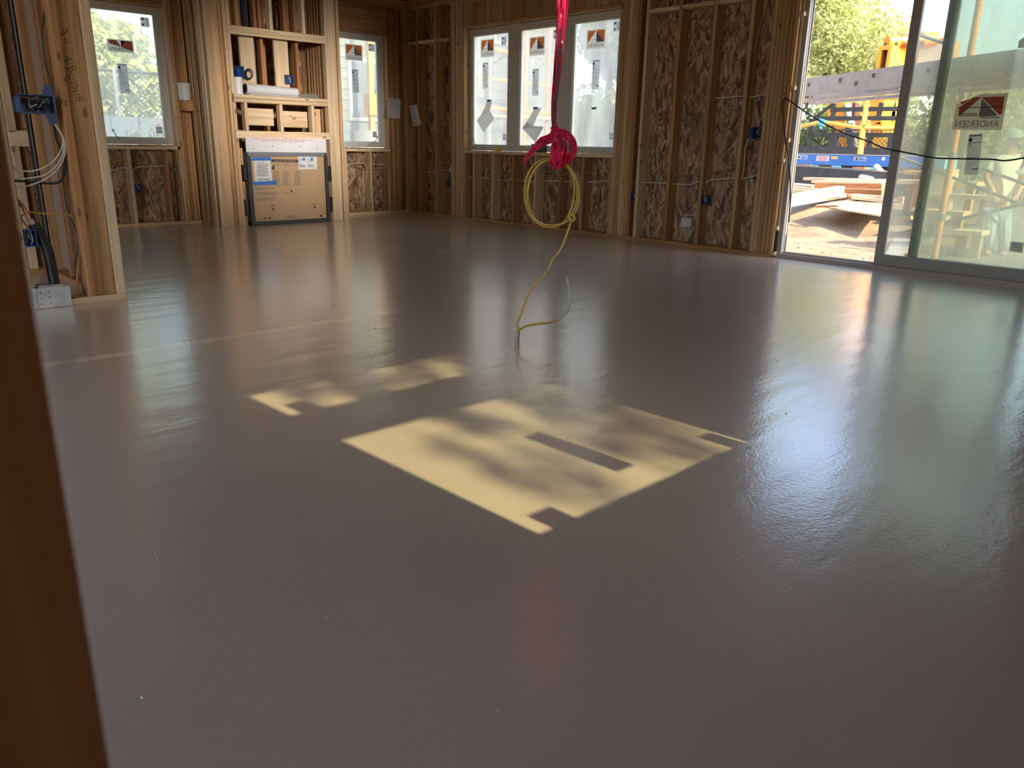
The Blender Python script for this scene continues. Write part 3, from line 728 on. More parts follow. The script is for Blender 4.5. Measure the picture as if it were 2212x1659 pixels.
def logo(par, P, uc, zc, w, h, U, W, wv=0.0300, name='logo_sticker'):
    """maker's sticker read from outdoors: orange field, gable half white and half dark, mirrored name below"""
    wv = wv-0.001
    def q(a, b, k=0.0): return P(uc+a*w, zc+b*h, wv-k)
    m = MB().prism([q(-.5, -.5), q(.5, -.5), q(.5, .5), q(-.5, .5)], Vector(W)*0.0008); s = m.build(name, M['sticker'], par)
    k = 0.0006
    m = MB(); m.add([q(-.44, .44, k), q(0, .44, k), q(-.42, -.16, k), q(-.44, -.16, k)], [(0, 1, 2, 3)]); m.add([q(0, .44, k), q(.44, .44, k), q(.44, -.16, k), q(.42, -.16, k)], [(0, 1, 2, 3)]); m.build('orange_field', M['orange_ink'], s)
    m = MB(); m.add([q(0.02, .42, k), q(.43, -.16, k), q(0.02, -.16, k)], [(0, 1, 2)]); m.build('dark_gable', M['grey_ink'], s)
    m = MB(); text_on(m, 'ANDERSEN', h*0.215, q(0, -.34, k), -Vector(U), (0, 0, 1), width=None)
    xs = [v for v in m.v]; uu = [Vector(v).dot(Vector(U)) for v in xs]; c0 = (max(uu)+min(uu))/2; kx = w*0.86/(max(uu)-min(uu))
    m.v = [tuple(Vector(v)+Vector(U)*((Vector(v).dot(Vector(U))-c0)*(kx-1))) for v in xs]
    m.build('lettering', M['dark_ink'], s)
    m = MB()
    for b in (.20, -.02, -.20):
        m.add([q(-.44, b, k*1.6), q(.44, b, k*1.6), q(.44, b-.014, k*1.6), q(-.44, b-.014, k*1.6)], [(0, 1, 2, 3)])
    m.build('printed_lines', M['red_ink'], s)
    return s
def info(par, P, uc, zc, w, h, W, kind='energy', wv=0.0300, name='energy_label'):
    wv = wv-0.001
    def q(a, b, k=0.0): return P(uc+a*w, zc+b*h, wv-k)
    s = MB().prism([q(-.5, -.5), q(.5, -.5), q(.5, .5), q(-.5, .5)], Vector(W)*0.0008).build(name, M['label'], par)
    m = MB(); k = 0.0006
    def bar(a0, a1, b0, b1): m.add([q(a0, b0, k), q(a1, b0, k), q(a1, b1, k), q(a0, b1, k)], [(0, 1, 2, 3)])
    if kind == 'energy':
        bar(-.44, .44, .45, .47); bar(-.44, -.2, .33, .41); bar(-.44, .44, .285, .292); bar(.05, .44, -.40, -.375)
        for i in range(13): bar(-.40, .1+.3*((i*37) % 10)/10, .20-i*.044, .207-i*.044)
        bar(-.44, .44, .06, .066); bar(-.44, .44, -.13, -.124)
        mb = m.build('printed_lines', M['dark_ink'], s)
        t = MB(); text_on(t, 'D', w*0.42, q(-.26, .235, k), -Vector((P(1, 0, 0)-P(0, 0, 0))), (0, 0, 1)); t.build('lettering', M['dark_ink'], s)
    elif kind == 'corner':
        bar(-.38, -.06, .20, .42); bar(-.38, -.14, -.38, -.15)
        for i in range(4): bar(.05+i*.1, .08+i*.1, -.4, .4)
        m.build('printed_lines', M['grey_ink'], s)
    else:
        for i in range(4): bar(-.4, .4, .34-i*.07, .37-i*.07)
        bar(-.05, .05, -.4, .05); bar(-.35, -.2, -.4, -.1); bar(.2, .35, -.4, -.1)
        m.build('printed_lines', M['grey_ink'], s)
    return s
def crank(par, P, uc, z, lever=True, side=-1):
    def bx(mb, u0, u1, za, zb, w0, w1):
        a, b = P(u0, za, w0), P(u1, zb, w1); mb.box(min(a.x, b.x), max(a.x, b.x), min(a.y, b.y), max(a.y, b.y), za, zb)
    m = MB(); bx(m, uc-.065, uc+.065, z-.012, z+.014, -.03, 0.0); bx(m, uc-.03, uc+.03, z+.008, z+.024, -.026, -.006)
    c = m.build('crank_housing', M['frame'], par)
    if lever:
        m = MB(); m.tube([P(uc-0.01, z+0.02, -.02), P(uc+side*.045, z+.05, -.03), P(uc+side*.075, z+.105, -.034)], [.009, .006, .005], 6); m.tube([P(uc+side*.075, z+.10, -.034), P(uc+side*.078, z+.125, -.036)], [.008, .007], 6)
        m.build('crank_lever', M['steelgrey'], c)

def on_wall(fn, plane):       # pixel box on a pane -> centre u,z and size
    def g(u0, v0, u1, v1, U, O):
        a, b = fn((u0+u1)/2, v0, plane), fn((u0+u1)/2, v1, plane)
        l, r_ = fn(u0, (v0+v1)/2, plane), fn(u1, (v0+v1)/2, plane)
        c = fn((u0+u1)/2, (v0+v1)/2, plane)
        return (c-Vector(O)).dot(Vector(U)), c.z, abs((r_-l).dot(Vector(U))), abs(a.z-b.z)
    return g
# triple window (right wall)
O3, U3, W3 = (7.09, 7.15, 0), (0, -1, 0), (1, 0, 0)
w3, P3 = window('window_3', O3, U3, W3, [(-1.38, -0.41, -1.22, -0.53), (-0.41, 0.40, -0.325, 0.30), (0.40, 1.32, 0.56, 1.24)], 0.915, 2.405, 0.975, 2.335, 'triple casement window with stickers on its panes in the right wall')
g3 = on_wall(onx, 7.12)
for b in ((1038.5, 84.5, 1067.5, 123.5), (1143.5, 79, 1177, 120), (1267, 63, 1308, 105.5)):
    uc, zc, w, h = g3(*b, U3, O3); logo(w3, P3, uc, zc, w, h, U3, W3)
for b in ((1042.8, 135.5, 1054.6, 191.5), (1150.3, 149, 1163.5, 206.5), (1279, 129.5, 1295, 193)):
    uc, zc, w, h = g3(*b, U3, O3); info(w3, P3, uc, zc, w, h, W3)
for b in ((1083, 79, 1094, 97.5), (1195.5, 64, 1208, 84), (1325, 46, 1340, 68)):
    uc, zc, w, h = g3(*b, U3, O3); info(w3, P3, uc, zc, w, h, W3, 'corner', name='corner_label')
for b in ((1085.5, 289, 1094, 303.5), (1315.5, 286, 1326, 303)):
    uc, zc, w, h = g3(*b, U3, O3); info(w3, P3, uc, zc, w, h, W3, 'tree', name='corner_label')
uc = (onx(1035, 318, 7.09)-Vector(O3)).dot(Vector(U3)); crank(w3, P3, uc, 0.945)
uc = (onx(1296, 322, 7.09)-Vector(O3)).dot(Vector(U3)); crank(w3, P3, uc, 0.945, False)
# back windows
O1, UB_, WB_ = (3.14, 9.79, 0), (1, 0, 0), (0, 1, 0)
w1, P1 = window('window_1', O1, UB_, WB_, [(-.54, .55, -.45, .455)], 0.92, 2.395, 0.985, 2.33, 'casement window left of the fireplace with trees outside')
g1 = on_wall(ony, 9.82)
uc, zc, w, h = g1(232, 86, 289, 113, UB_, O1)
def q(a, b, k=0.0): return P1(uc+a*w, zc+b*h, .029-k)
s = MB().prism([q(-.5, -.5), q(.5, -.5), q(.5, .5), q(-.5, .5)], Vector(WB_)*.0008).build('logo_sticker', M['sticker'], w1)
k = .0006
m = MB(); text_on(m, 'ANDERSEN', h*.36, q(0, -.27, k), (-1, 0, 0), (0, 0, 1))
cx_ = q(0, 0).x; kx = w*.84/(max(v[0] for v in m.v)-min(v[0] for v in m.v)); m.v = [(cx_+(v[0]-cx_)*kx, v[1], v[2]) for v in m.v]; m.build('lettering', M['dark_ink'], s)
k = .0012
MB().add([q(-.43, .44, k), q(-.15, .44, k), q(.02, -.06, k), q(-.43, .14, k)], [(0, 1, 2, 3)]).add([q(.22, .44, k), q(.45, .44, k), q(.45, -.36, k), q(.02, -.06, k)], [(0, 1, 2, 3)]).build('red_field', M['red_ink'], s)
MB().add([q(.02, .44, k), q(.22, .44, k), q(.02, -.06, k)], [(0, 1, 2)]).build('dark_gable', M['dark_ink'], s)
uc, zc, w, h = g1(254.5, 138, 280, 202, UB_, O1); info(w1, P1, uc, zc, w*.82, h, WB_)
uc, zc, w, h = g1(302.5, 36.5, 323.5, 59.5, UB_, O1); info(w1, P1, uc, zc, w*.9, h*.9, WB_, 'corner', name='corner_label')
uc, zc, w, h = g1(337, 273, 351, 289, UB_, O1); info(w1, P1, uc, zc, w, h, WB_, 'tree', name='corner_label')
uc = (ony(260, 302, 9.79)-Vector(O1)).dot(Vector(UB_)); crank(w1, P1, uc, 0.955)
O2 = (6.13, 9.79, 0)
w2, P2 = window('window_2', O2, UB_, WB_, [(-.55, .55, -.46, .455)], 0.92, 2.395, 0.985, 2.33, 'casement window between the fireplace and the corner')
uc, zc, w, h = g1(746, 96, 783, 131, UB_, O2); logo(w2, P2, uc, zc, w, h, UB_, WB_)
uc, zc, w, h = g1(761, 150, 774.5, 200.5, UB_, O2); info(w2, P2, uc, zc, w, h, WB_)
uc, zc, w, h = g1(796, 95, 809, 111, UB_, O2); info(w2, P2, uc, zc, w, h, WB_, 'corner', name='corner_label')
uc, zc, w, h = g1(805, 284, 814, 297, UB_, O2); info(w2, P2, uc, zc, w, h, WB_, 'tree', name='corner_label')
uc = (ony(803, 310, 9.79)-Vector(O2)).dot(Vector(UB_)); crank(w2, P2, uc, 0.955, True, 1)
# front windows behind the camera (seen only as sunlight on the floor)
O4, U4, W4 = ((GX0+GX1)/2, YG+0.03, 0), (-1, 0, 0), (0, -1, 0)
hw = (GX1-GX0)/2
w4, P4 = window('window_4', O4, U4, W4, [(-hw-.09, hw+.09, -hw, hw)], GZ0-.08, GZ1+.09, GZ0, GZ1, 'lower front window behind the camera', glass=M['glass_front'])
def stick4(name, x0, x1, y0, y1):       # sticker whose shadow falls on floor rectangle x0..x1, y0..y1
    return
tE = math.tan(SUN_EL)
def proj4(y): return (y-(YG))*tE
info(w4, P4, O4[0]-1.94, (proj4(1.44)+proj4(1.865))/2, 0.085, proj4(1.865)-proj4(1.44), W4)
info(w4, P4, O4[0]-1.505, (proj4(1.28)+proj4(1.41))/2, 0.095, proj4(1.41)-proj4(1.28), W4, 'tree', name='corner_label')
info(w4, P4, O4[0]-2.40, (proj4(1.29)+proj4(1.45))/2, 0.08, proj4(1.45)-proj4(1.29), W4, 'corner', name='corner_label')
w5, P5 = window('window_5', O4, U4, W4, [(-hw-.09, hw+.09, -hw, hw)], HZ0-.08, HZ1+.08, HZ0, HZ1, 'upper front window behind the camera', glass=M['glass_front'])
info(w5, P5, O4[0]-1.50, HZ0+.08, 0.10, 0.10, W4, 'tree', name='corner_label')

# ================================================================== SLIDING DOOR
dr = root('door_1', (7.08, 2.6, 0), 'sliding glass door pushed half open, stickers on its panel', kind='structure')
DX = 7.05
m = MB(); m.box(DX, DX+.035, 3.725, 3.772, 0.0, 2.40); m.box(DX+.035, DX+.13, 3.742, 3.772, 0.0, 2.40); m.build('left_jamb', M['doorframe'], dr)
m = MB(); m.box(DX+.055, DX+.063, 3.731, 3.742, .03, 2.36); m.box(DX+.10, DX+.108, 3.731, 3.742, .03, 2.36); m.build('jamb_track', M['track'], dr)
m = MB(); m.box(DX-.01, DX+.14, 1.37, 3.772, -.03, .042); m.box(DX+.03, DX+.04, 1.40, 3.73, .042, .055); m.box(DX+.085, DX+.095, 1.40, 3.73, .042, .055); m.build('sill_track', M['doorframe'], dr)
m = MB(); m.box(DX, DX+.13, 1.37, 3.772, 2.36, 2.41); m.build('head_track', M['doorframe'], dr)
m = MB(); m.box(DX, DX+.13, 1.37, 1.43, .042, 2.36); m.build('right_jamb', M['doorframe'], dr)
def panel(name, x0, x1, y0, y1, st, mat, gl):
    p = root(name, ((x0+x1)/2, (y0+y1)/2, .06)); p.parent = dr; p.location = WORLD[p.name]-WORLD[dr.name]
    MB().box(x0, x1, y1-st, y1, .057, 2.35).build('stile', mat, p)
    MB().box(x0, x1, y0, y0+st, .057, 2.35).build('stile', mat, p)
    MB().box(x0, x1, y0+st, y1-st, .057, .138).build('bottom_rail', mat, p)
    MB().box(x0, x1, y0+st, y1-st, 2.27, 2.35).build('top_rail', mat, p)
    MB().box((x0+x1)/2-.002, (x0+x1)/2+.002, y0+st, y1-st, .138, 2.27).build('glass_pane', gl, p)
    return p
pa = panel('sliding_panel', DX+.012, DX+.056, 1.615, 2.842, .075, M['doorframe'], M['glass_door'])
pb = panel('fixed_panel', DX+.070, DX+.114, 1.43, 2.588, .078, M['doorgreen'], M['glass_door'])
UD, WD, OD = Vector((0, -1, 0)), Vector((1, 0, 0)), Vector((DX+.034, 2.1, 0))
def PD(u, z, w): return OD+UD*u+WD*w+Vector((0, 0, z))
gD = on_wall(onx, DX+.030)
def qd(px, py, k=0.0):
    p_ = onx(px, py, DX+.0305-k); return p_
# big peeling sticker on the sliding panel
outl = [(2055.6, 280), (2066, 225), (2118, 204), (2178, 201), (2172, 232), (2163, 281)]
s = MB().prism([qd(*p) for p in outl], Vector((.0008, 0, 0))).build('logo_sticker', M['sticker'], dr)
k = .0006
MB().add([qd(2104, 210, k), qd(2120, 210, k), qd(2070, 253, k), qd(2072, 232, k)], [(0, 1, 2, 3)]).add([qd(2121, 210, k), qd(2170, 208, k), qd(2164, 247, k), qd(2157, 247, k)], [(0, 1, 2, 3)]).build('red_field', M['red_ink'], s)
MB().add([qd(2121, 212, k), qd(2155, 250, k), qd(2114, 253, k)], [(0, 1, 2)]).build('dark_gable', M['grey_ink'], s)
MB().add([qd(2073.5, 221, 2*k), qd(2097, 212.5, 2*k), qd(2079, 225.5, 2*k)], [(0, 1, 2)]).build('folded_corner', M['red_ink'], s)
m = MB(); ca, cb = qd(2063, 269, k), qd(2157, 268, k)
text_on(m, 'ANDERSEN', .075, (ca+cb)/2, (0, 1, 0), (0, 0, 1)); yc = (ca.y+cb.y)/2
kx = abs(ca.y-cb.y)/(max(v[1] for v in m.v)-min(v[1] for v in m.v)); m.v = [(v[0], yc+(v[1]-yc)*kx, v[2]) for v in m.v]; m.build('lettering', M['grey_ink'], s)
m = MB()
for (a, b, c_, d_) in ((2068, 233.5, 2116, 232), (2119, 232, 2169, 230.5), (2074, 246, 2112, 245.5), (2074, 250, 2112, 249.5), (2120, 254.5, 2160, 253.5)):
    m.bar(qd(a, b, k*2), qd(c_, d_, k*2), .006, .0006, up=(1, 0, 0))
m.build('printed_lines', M['dark_ink'], s)
uc, zc, w, h = gD(2085.5, 289, 2121, 377, UD, OD)
outl = [(2093, 290), (2123, 288), (2112.5, 377), (2082, 378)]
s = MB().prism([qd(*p) for p in outl], Vector((.0008, 0, 0))).build('energy_label', M['label'], dr)
m = MB()
def qq(a, b):      # a across 0..1, b down 0..1
    return qd(2093+(2123-2093)*a+(2082-2093)*b, 290+88*b-2*a, k)
def lb(a0, a1, b, t=.004): m.bar(qq(a0, b), qq(a1, b), t, .0006, up=(1, 0, 0))
lb(.05, .95, .045, .008); lb(.05, .28, .13, .022); lb(.05, .28, .16, .018); lb(.05, .95, .22, .004); lb(.05, .95, .58, .003); lb(.52, .95, .87, .007)
for i in range(11): lb(.1, .4+.5*((i*37) % 10)/10, .30+i*.055, .002)
m.build('printed_lines', M['dark_ink'], s)
t = MB(); text_on(t, 'D', .035, qq(.15, .28), (0, 1, 0), (0, 0, 1)); t.build('lettering', M['dark_ink'], s)
outl = [(2184, 521), (2212, 524), (2208.5, 547), (2179, 543)]
s = MB().prism([qd(*p) for p in outl], Vector((.0008, 0, 0))).build('corner_label', M['label'], dr)
m = MB()
for i in range(4): m.bar(qd(2185, 525+i*4.5, k), qd(2207, 528+i*4.5, k), .006, .0006, up=(1, 0, 0))
m.build('printed_lines', M['grey_ink'], s)
outl = [(2198, 104), (2201, 88), (2212, 80), (2212, 103)]
MB().prism([qd(*p) for p in outl], Vector((.0008, 0, 0))).build('corner_label', M['label'], dr)
# shims and flashing in the gap between door and studs
for (u, v) in ((1734, 30), (1714, 190), (1701, 303), (1690, 347), (1677, 492), (1671, 547)):
    c = onx(u, v, 7.02); stick('shim', dr, 7.0, 7.05, c.y-.022, c.y+.022, c.z-.018, c.z+.018, mat=WOOD['pale'][1], bev=0.001)
stick('jamb_strip', dr, 7.035, 7.05, 3.765, 3.787, .25, 2.40, 'pale')
stick('flashing', dr, 7.03, 7.12, 3.772, 3.789, .0, .25, mat=M['black'], bev=0)
# ================================================================== FIREPLACE
fp = root('fireplace', (4.78, YF-0.02, 0), 'boxed fireplace with brown cardboard front and black frame between the studs', 'fireplace')
yf = YF-0.022
MB().box(4.30, 5.272, yf, yf+.012, 0.045, 0.815).build('cardboard_front', M['card'], fp)
MB().box(4.30, 5.272, yf+.012, yf+.20, 0.03, 0.80).build('firebox', M['black'], fp)
for x0, x1 in ((4.238, 4.298), (5.274, 5.326)):
    m = MB(); m.box(x0, x0+.018, yf-.03, yf+.10, .005, .85); m.box(x0+.018, x1, yf-.006, yf+.10, .005, .85); m.build('side_frame', M['blacksteel'], fp)
MB().box(4.238, 5.326, yf-.012, yf+.10, .005, .042).build('bottom_frame', M['blacksteel'], fp)
m = MB(); m.box(4.25, 5.31, yf-.02, yf+.10, .818, .855); m.box(4.25, 5.31, yf-.03, yf-.02, .812, .830); m.build('top_frame', M['steelgrey'], fp)
for x, z in ((4.215, .62), (4.20, .22), (5.345, .60), (5.345, .22)):
    MB().box(x-.02, x+.02, yf-.012, yf+.05, z-.09, z+.09).build('nailing_bracket', M['black'], fp)
k_ = yf-.0012
def fpx(u, v): return onp(u, v, (0, 1, 0), k_)
def bars(mb, rows, t):
    for (u0, v0, u1, v1) in rows: mb.bar(fpx(u0, v0), fpx(u1, v1), t, .0008, up=(0, 1, 0))
cb = [o for o in fp.children if o.name.startswith('cardboard_front')][0]
m = MB(); m.prism([fpx(586, 344), fpx(645, 345), fpx(645, 351), fpx(586, 350)], (0, -.0006, 0)); m.build('warning_band', M['dark_ink'], cb)
k_ = yf-.0026
m = MB(); text_on(m, 'WARNING  AVERTISSEMENT', .022, fpx(616, 347.6), (1, 0, 0), (0, 0, 1)); m.build('band_lettering', M['card'], cb)
k_ = yf-.0012
m = MB(); rows = []
for c0 in (594, 614, 634):
    for r_ in range(2): rows.append((c0-2, 354+r_*4, c0+12, 354+r_*4))
for c0, n_ in ((590, 13), (611, 13), (636, 13)):
    for r_ in range(n_): rows.append((c0, 369+r_*2.5, c0+11+((r_*7) % 5), 369.2+r_*2.5))
for r_ in range(3): rows.append((551+r_*.2, 406+r_*2.7, 592-((r_ == 2)*28), 405+r_*2.7))
for r_ in range(3): rows.append((551+r_*.3, 416+r_*2.7, 597, 415+r_*2.7))
for r_ in range(3): rows.append((552+r_*.3, 428+r_*2.7, 597-r_*5, 427+r_*2.7))
for r_ in range(2): rows.append((583, 443+r_*2.2, 594, 443+r_*2.2)); rows.append((674, 440+r_*2.2, 684, 440+r_*2.2))
for r_ in range(3): rows.append((618+r_*-3, 466.5+r_*2.2, 638+r_*3, 466+r_*2.2))
bars(m, rows, .005)
text_on(m, 'HEARTH & HOME', .024, fpx(627, 417.5), (1, 0, -.02), (0, 0, 1))
m.build('printed_text', M['grey_ink'], cb)
m = MB()
def flame(u, v, s):
    pts = [(0, -1), (.35, -.35), (.55, .1), (.45, .6), (.15, .9), (-.2, .9), (-.5, .55), (-.5, .1), (-.25, -.2), (-.1, -.55)]
    m.prism([fpx(u+a*s, v+b*s) for a, b in pts], (0, -.0006, 0))
flame(590, 361, 6.5); flame(629.5, 412, 3.5)
m.build('flame_mark', M['dark_ink'], cb)
m = MB()
for (u, v, w) in ((590, 452, 4), (680, 448, 4), (573, 471.5, 4), (582.5, 471, 4.5), (693, 466, 4.5)):
    m.prism([fpx(u-w/2, v-2), fpx(u+w/2, v-2), fpx(u+w/2, v+2), fpx(u-w/2, v+2)], (0, -.0008, 0))
m.build('vent_slots', M['black'], cb)
# white non-combustible board above
wbd = MB().box(4.243, 5.305, YF-.045, YF-.028, 0.856, 1.022).build('cement_board', M['cementboard']); tag(wbd, 'white board strip with red print screwed above the fireplace', 'board')
k_ = YF-.0462
m = MB(); text_on(m, 'CAUTION: DO NOT REMOVE - NONCOMBUSTIBLE MATERIAL ONLY', .026, fpx(613, 301.5), (1, 0, -.01), (0, 0, 1)); text_on(m, 'SEE INSTALLATION MANUAL FOR CLEARANCES', .026, fpx(613, 305), (1, 0, -.01), (0, 0, 1)); m.build('red_print', M['print_red'], wbd)
m = MB()
for (u, v) in ((548.5, 321), (588.5, 315.5), (646.5, 316), (685, 322.5), (618, 299)): m.tube([fpx(u, v), fpx(u, v)+Vector((0, -.003, 0))], .006, 6)
m.build('screw_heads', M['black'], wbd)
# notice and stickers on the cardboard
k_ = yf-.003
def sheet_px(name, poly, mat, lab, cat, th=.0012, parent=None):
    s = MB().prism([fpx(*p) for p in poly], (0, th, 0)).build(name, mat, parent)
    if lab: tag(s, lab, cat)
    return s
nt_ = sheet_px('notice_sheet', [(547, 347), (584, 347), (588, 391), (551, 392)], M['paper'], 'white printed notice taped with blue tape to the fireplace cardboard', 'paper')
k_ = yf-.0042
m = MB(); bars(m, [(553+abs((i*3) % 5), 355.5+i*3.0, 581-abs((i*7) % 5), 355.4+i*3.0) for i in range(9)]+[(557, 387, 584, 386.5), (557, 389, 584, 388.5)], .006); text_on(m, 'NOTE', .03, fpx(565, 351.5), (1, 0, 0), (0, 0, 1)); m.build('printed_lines', M['grey_ink'], nt_)
k_ = yf-.0046
sheet_px('tape_strip', [(542, 347), (545, 339.5), (585, 339), (585, 347)], M['bluetape'], None, None, parent=nt_)
sheet_px('tape_strip', [(545, 393), (597, 390), (597, 398.5), (549, 401)], M['bluetape'], None, None, parent=nt_)
k_ = yf-.003
rs = sheet_px('white_sticker', [(643.5, 338), (684, 338), (685.5, 365), (646, 366)], M['paper'], 'white sticker with two blue dots on the fireplace cardboard', 'sticker')
k_ = yf-.0042
m = MB()
for (u, v) in ((656.5, 344), (673.5, 343.5)): m.tube([fpx(u, v), fpx(u, v)+Vector((0, -.0006, 0))], .020, 14)
m.build('blue_dots', M['bluepaint'], rs)
m = MB(); bars(m, [(646, 344, 652, 344), (646, 348, 651, 348), (647, 354.5, 653, 354.5), (647, 357.5, 660, 357.5), (647, 360, 660, 360), (664, 344, 668, 344), (664.5, 348.5, 676, 348), (665, 354.5, 671, 354.5), (665, 357.5, 678, 357), (665, 360, 678, 360)], .007); m.build('printed_lines', M['grey_ink'], rs)

# things lying on the shelf above it
m = MB(); c = Vector((4.250, YF+.055, 1.497))
m.tube([c, c+Vector((0, 0, .175))], .052, 18); m.tube([c+Vector((0, 0, .175)), c+Vector((0, 0, .185))], .056, 18)
tag(m.build('white_cup', M['whiteplastic'], None, True), 'plain white cup at the left end of the fireplace shelf', 'cup')
m = MB()
rl = root('rolled_plans', (4.66, YF+.06, 1.497), 'roll of white plans lying on the fireplace shelf', 'paper roll')
m.tube([(4.335, YF+.05, 1.565), (4.985, YF+.04, 1.555)], [.060, .050], 18); m.build('paper_roll', M['paper'], rl, True)
MB().box(4.36, 4.99, YF-.002, YF+.11, 1.4985, 1.505).build('outer_sheet', M['paper'], rl)
MB().tube([(4.325, YF+.05, 1.565), (4.336, YF+.05, 1.565)], .048, 16).build('dark_roll_end', M['black'], rl)
m = MB(); m.box(4.995, 5.26, YF+.005, YF+.11, 1.498, 1.515); m.box(5.0, 5.25, YF+.01, YF+.105, 1.515, 1.545)
tag(m.build('folded_sheets', M['papershade']), 'grey folded sheets right of the white paper roll', 'paper stack')
m = MB(); c = Vector((3.79, YB-.06, 1.42)); m.tube([c, c+Vector((0, 0, .18))], [.065, .07], 16)
m.tube([c+Vector((0, 0, .172)), c+Vector((0, 0, .185))], .076, 16)
tag(m.build('white_bucket', M['whiteplastic'], None, True), 'small white tub on a block in the gap left of the fireplace frame', 'tub')
tag(stick('wood_block', None, 3.74, 3.85, YB-.14, YB-.001, 1.30, 1.418, 'fir'), 'short wood block nailed up under the white tub', 'block')
# black flue behind the boards
m = MB(); m.tube([(4.62, YF+.43, 1.50), (4.62, YF+.43, 2.75)], .10, 18); m.tube([(4.62, YF+.43, 1.92), (4.62, YF+.43, 1.98)], .115, 18)
tag(m.build('flue_pipe', M['void'], None, True), 'dark flue pipe behind the boards over the fireplace shelf', 'flue pipe')

# ================================================================== ELECTRICAL BOXES
def ebox(c, W_, H_, D_, nx, ny, label, group=None, wires=True, ears=False, mat='bluebox', name='electrical_box'):
    """open box; nx,ny = direction its open face looks (horizontal)"""
    c = Vector(c); n = Vector((nx, ny, 0)).normalized(); s = Vector((0, 0, 1)).cross(n); z = Vector((0, 0, 1)); t = .005
    r = root(name, c, label, 'electrical box', group)
    m = MB()
    bk = c-n*D_/2
    m.obox(c-n*(D_-t/2), s*W_/2, z*H_/2, n*t/2)
    for k in (-1, 1):
        m.obox(c-n*D_/2+s*k*(W_/2-t/2), s*t/2, z*H_/2, n*D_/2)
        m.obox(c-n*D_/2+z*k*(H_/2-t/2), s*(W_/2-t), z*t/2, n*D_/2)
    m.build('box_shell', M[mat], r)
    m = MB()
    for k in (-1, 1):
        m.obox(c+z*k*(H_/2-.008)-n*.006, s*.008, z*.006, n*.006)
    m.build('screw_tabs', M[mat], r)
    if ears:
        for k in (-1, 1):
            p = [c-s*(W_/2-.02)+z*k*(H_/2), c-s*(W_/2-.085)+z*k*(H_/2), c-s*(W_/2-.062)+z*k*(H_/2+.06), c-s*(W_/2-.035)+z*k*(H_/2+.06)]
            MB().prism([q-n*.02 for q in p], n*.006).build('mounting_ear', M[mat], r)
    if wires:
        m = MB()
        for j in range(2):
            a = c-n*D_*.7+s*(.012*(j-.5))+z*H_*.42
            m.tube(spline([a, c-n*.012+s*(.018*(j-.5))+z*H_*.1, c-n*.02+s*.012-z*H_*.15, c-n*D_*.5-z*H_*.38], 5), .0028, 5)
        m.build('wire_ends', M['cable_w'], r)
    return r
r3 = ebox((1.238, YP-.002, 1.168), .178, .105, .075, 0, -1, 'wide blue wall box full of wires on the left partition', ears=False, wires=False)
MB().box(1.128, 1.148, YP-.0, YP+.07, 1.122, 1.205).build('side_bracket', M['bluebox'], r3)
for k in (-1, 1):
    p = [(1.27, YP+.01, 1.168+k*.052), (1.335, YP+.01, 1.168+k*.052), (1.325, YP+.01, 1.168+k*.10), (1.295, YP+.01, 1.168+k*.115)]
    MB().prism(p, (0, .006, 0)).build('mounting_ear', M['bluebox'], r3)
m = MB(); rr = random.Random(3)
for j in range(16):
    a = Vector((1.17+rr.random()*.13, YP+.045, 1.135+rr.random()*.07))
    m.tube(spline([a]+[a+Vector((rr.uniform(-.03, .03), -.02-rr.random()*.018, rr.uniform(-.03, .03))) for _ in range(3)]+[a+Vector((rr.uniform(-.03, .03), -.005, rr.uniform(-.02, .02)))], 4), .0022, 5)
m.build('wire_tangle', M['cable_b'], r3)
m = MB()
for j in range(5):
    a = Vector((1.18+rr.random()*.11, YP+.045, 1.135+rr.random()*.07))
    m.tube(spline([a]+[a+Vector((rr.uniform(-.03, .03), -.022-rr.random()*.018, rr.uniform(-.03, .03))) for _ in range(3)], 4), .0022, 5)
m.build('bare_wires', M['galv'], r3)
m = MB(); m.tube(spline([(1.165, YP+.03, 1.20), (1.185, YP+.008, 1.203), (1.215, YP+.006, 1.195), (1.25, YP+.02, 1.198)], 5), .0025, 5); m.build('red_wire', M['print_red'], r3)
ebox((1.099, YP+.004, .420), .062, .098, .065, 0, -1, 'small blue wall box low on the partition stud beside the black hose')
ebox((3.178, YB+.004, .435), .06, .095, .065, 0, -1, 'blue wall box on the stud under the left window')
ebox((5.902, YB+.004, .475), .06, .095, .065, 0, -1, 'blue wall box on the stud under the window beside the fireplace')
ebox((XR+.004, 8.775, .475), .06, .095, .065, -1, 0, 'blue wall box low on the stud pack left of the triple window')
ebox((XR+.004, 5.515, .475), .06, .095, .065, -1, 0, 'blue wall box with one cable loop right of the triple window')
ebox((XR+.004, 4.607, .490), .062, .098, .065, -1, 0, 'blue wall box low on the stud above the white junction box')
rb = ebox((XR+.004, 4.085, 1.145), .105, .11, .075, -1, 0, 'blue double wall box chest high on the stud pack left of the sliding door')
MB().box(XR+.02, XR+.08, 4.14, 4.175, 1.095, 1.185).build('side_bracket', M['bluebox'], rb)
m = MB()
for j in range(5): m.tube(spline([(XR+.05, 4.05+.016*j, 1.18), (XR+.012, 4.045+.018*j, 1.15), (XR+.012, 4.06+.014*j, 1.12), (XR+.05, 4.07, 1.11)], 4), .0026, 5)
m.build('wire_tangle', M['cable_b'], rb)
ebox((4.285, YF+.03, 1.735), .10, .135, .06, .3, -1, 'blue wall box with coiled black cable left above the fireplace shelf', wires=False)
ebox((4.915, YF+.055, 1.70), .09, .10, .05, 0, -1, 'blue wall box on a board right above the fireplace shelf')
jb = root('junction_box', (XR+.03, 4.78, .27), 'white covered junction box low on the sheathing panel', 'electrical box')
c = onx(1486, 480, XR+.10)
MB().box(XR+.075, XR+.135, c.y-.055, c.y+.062, c.z-.04, c.z+.042).build('box_shell', M['whiteplastic'], jb)
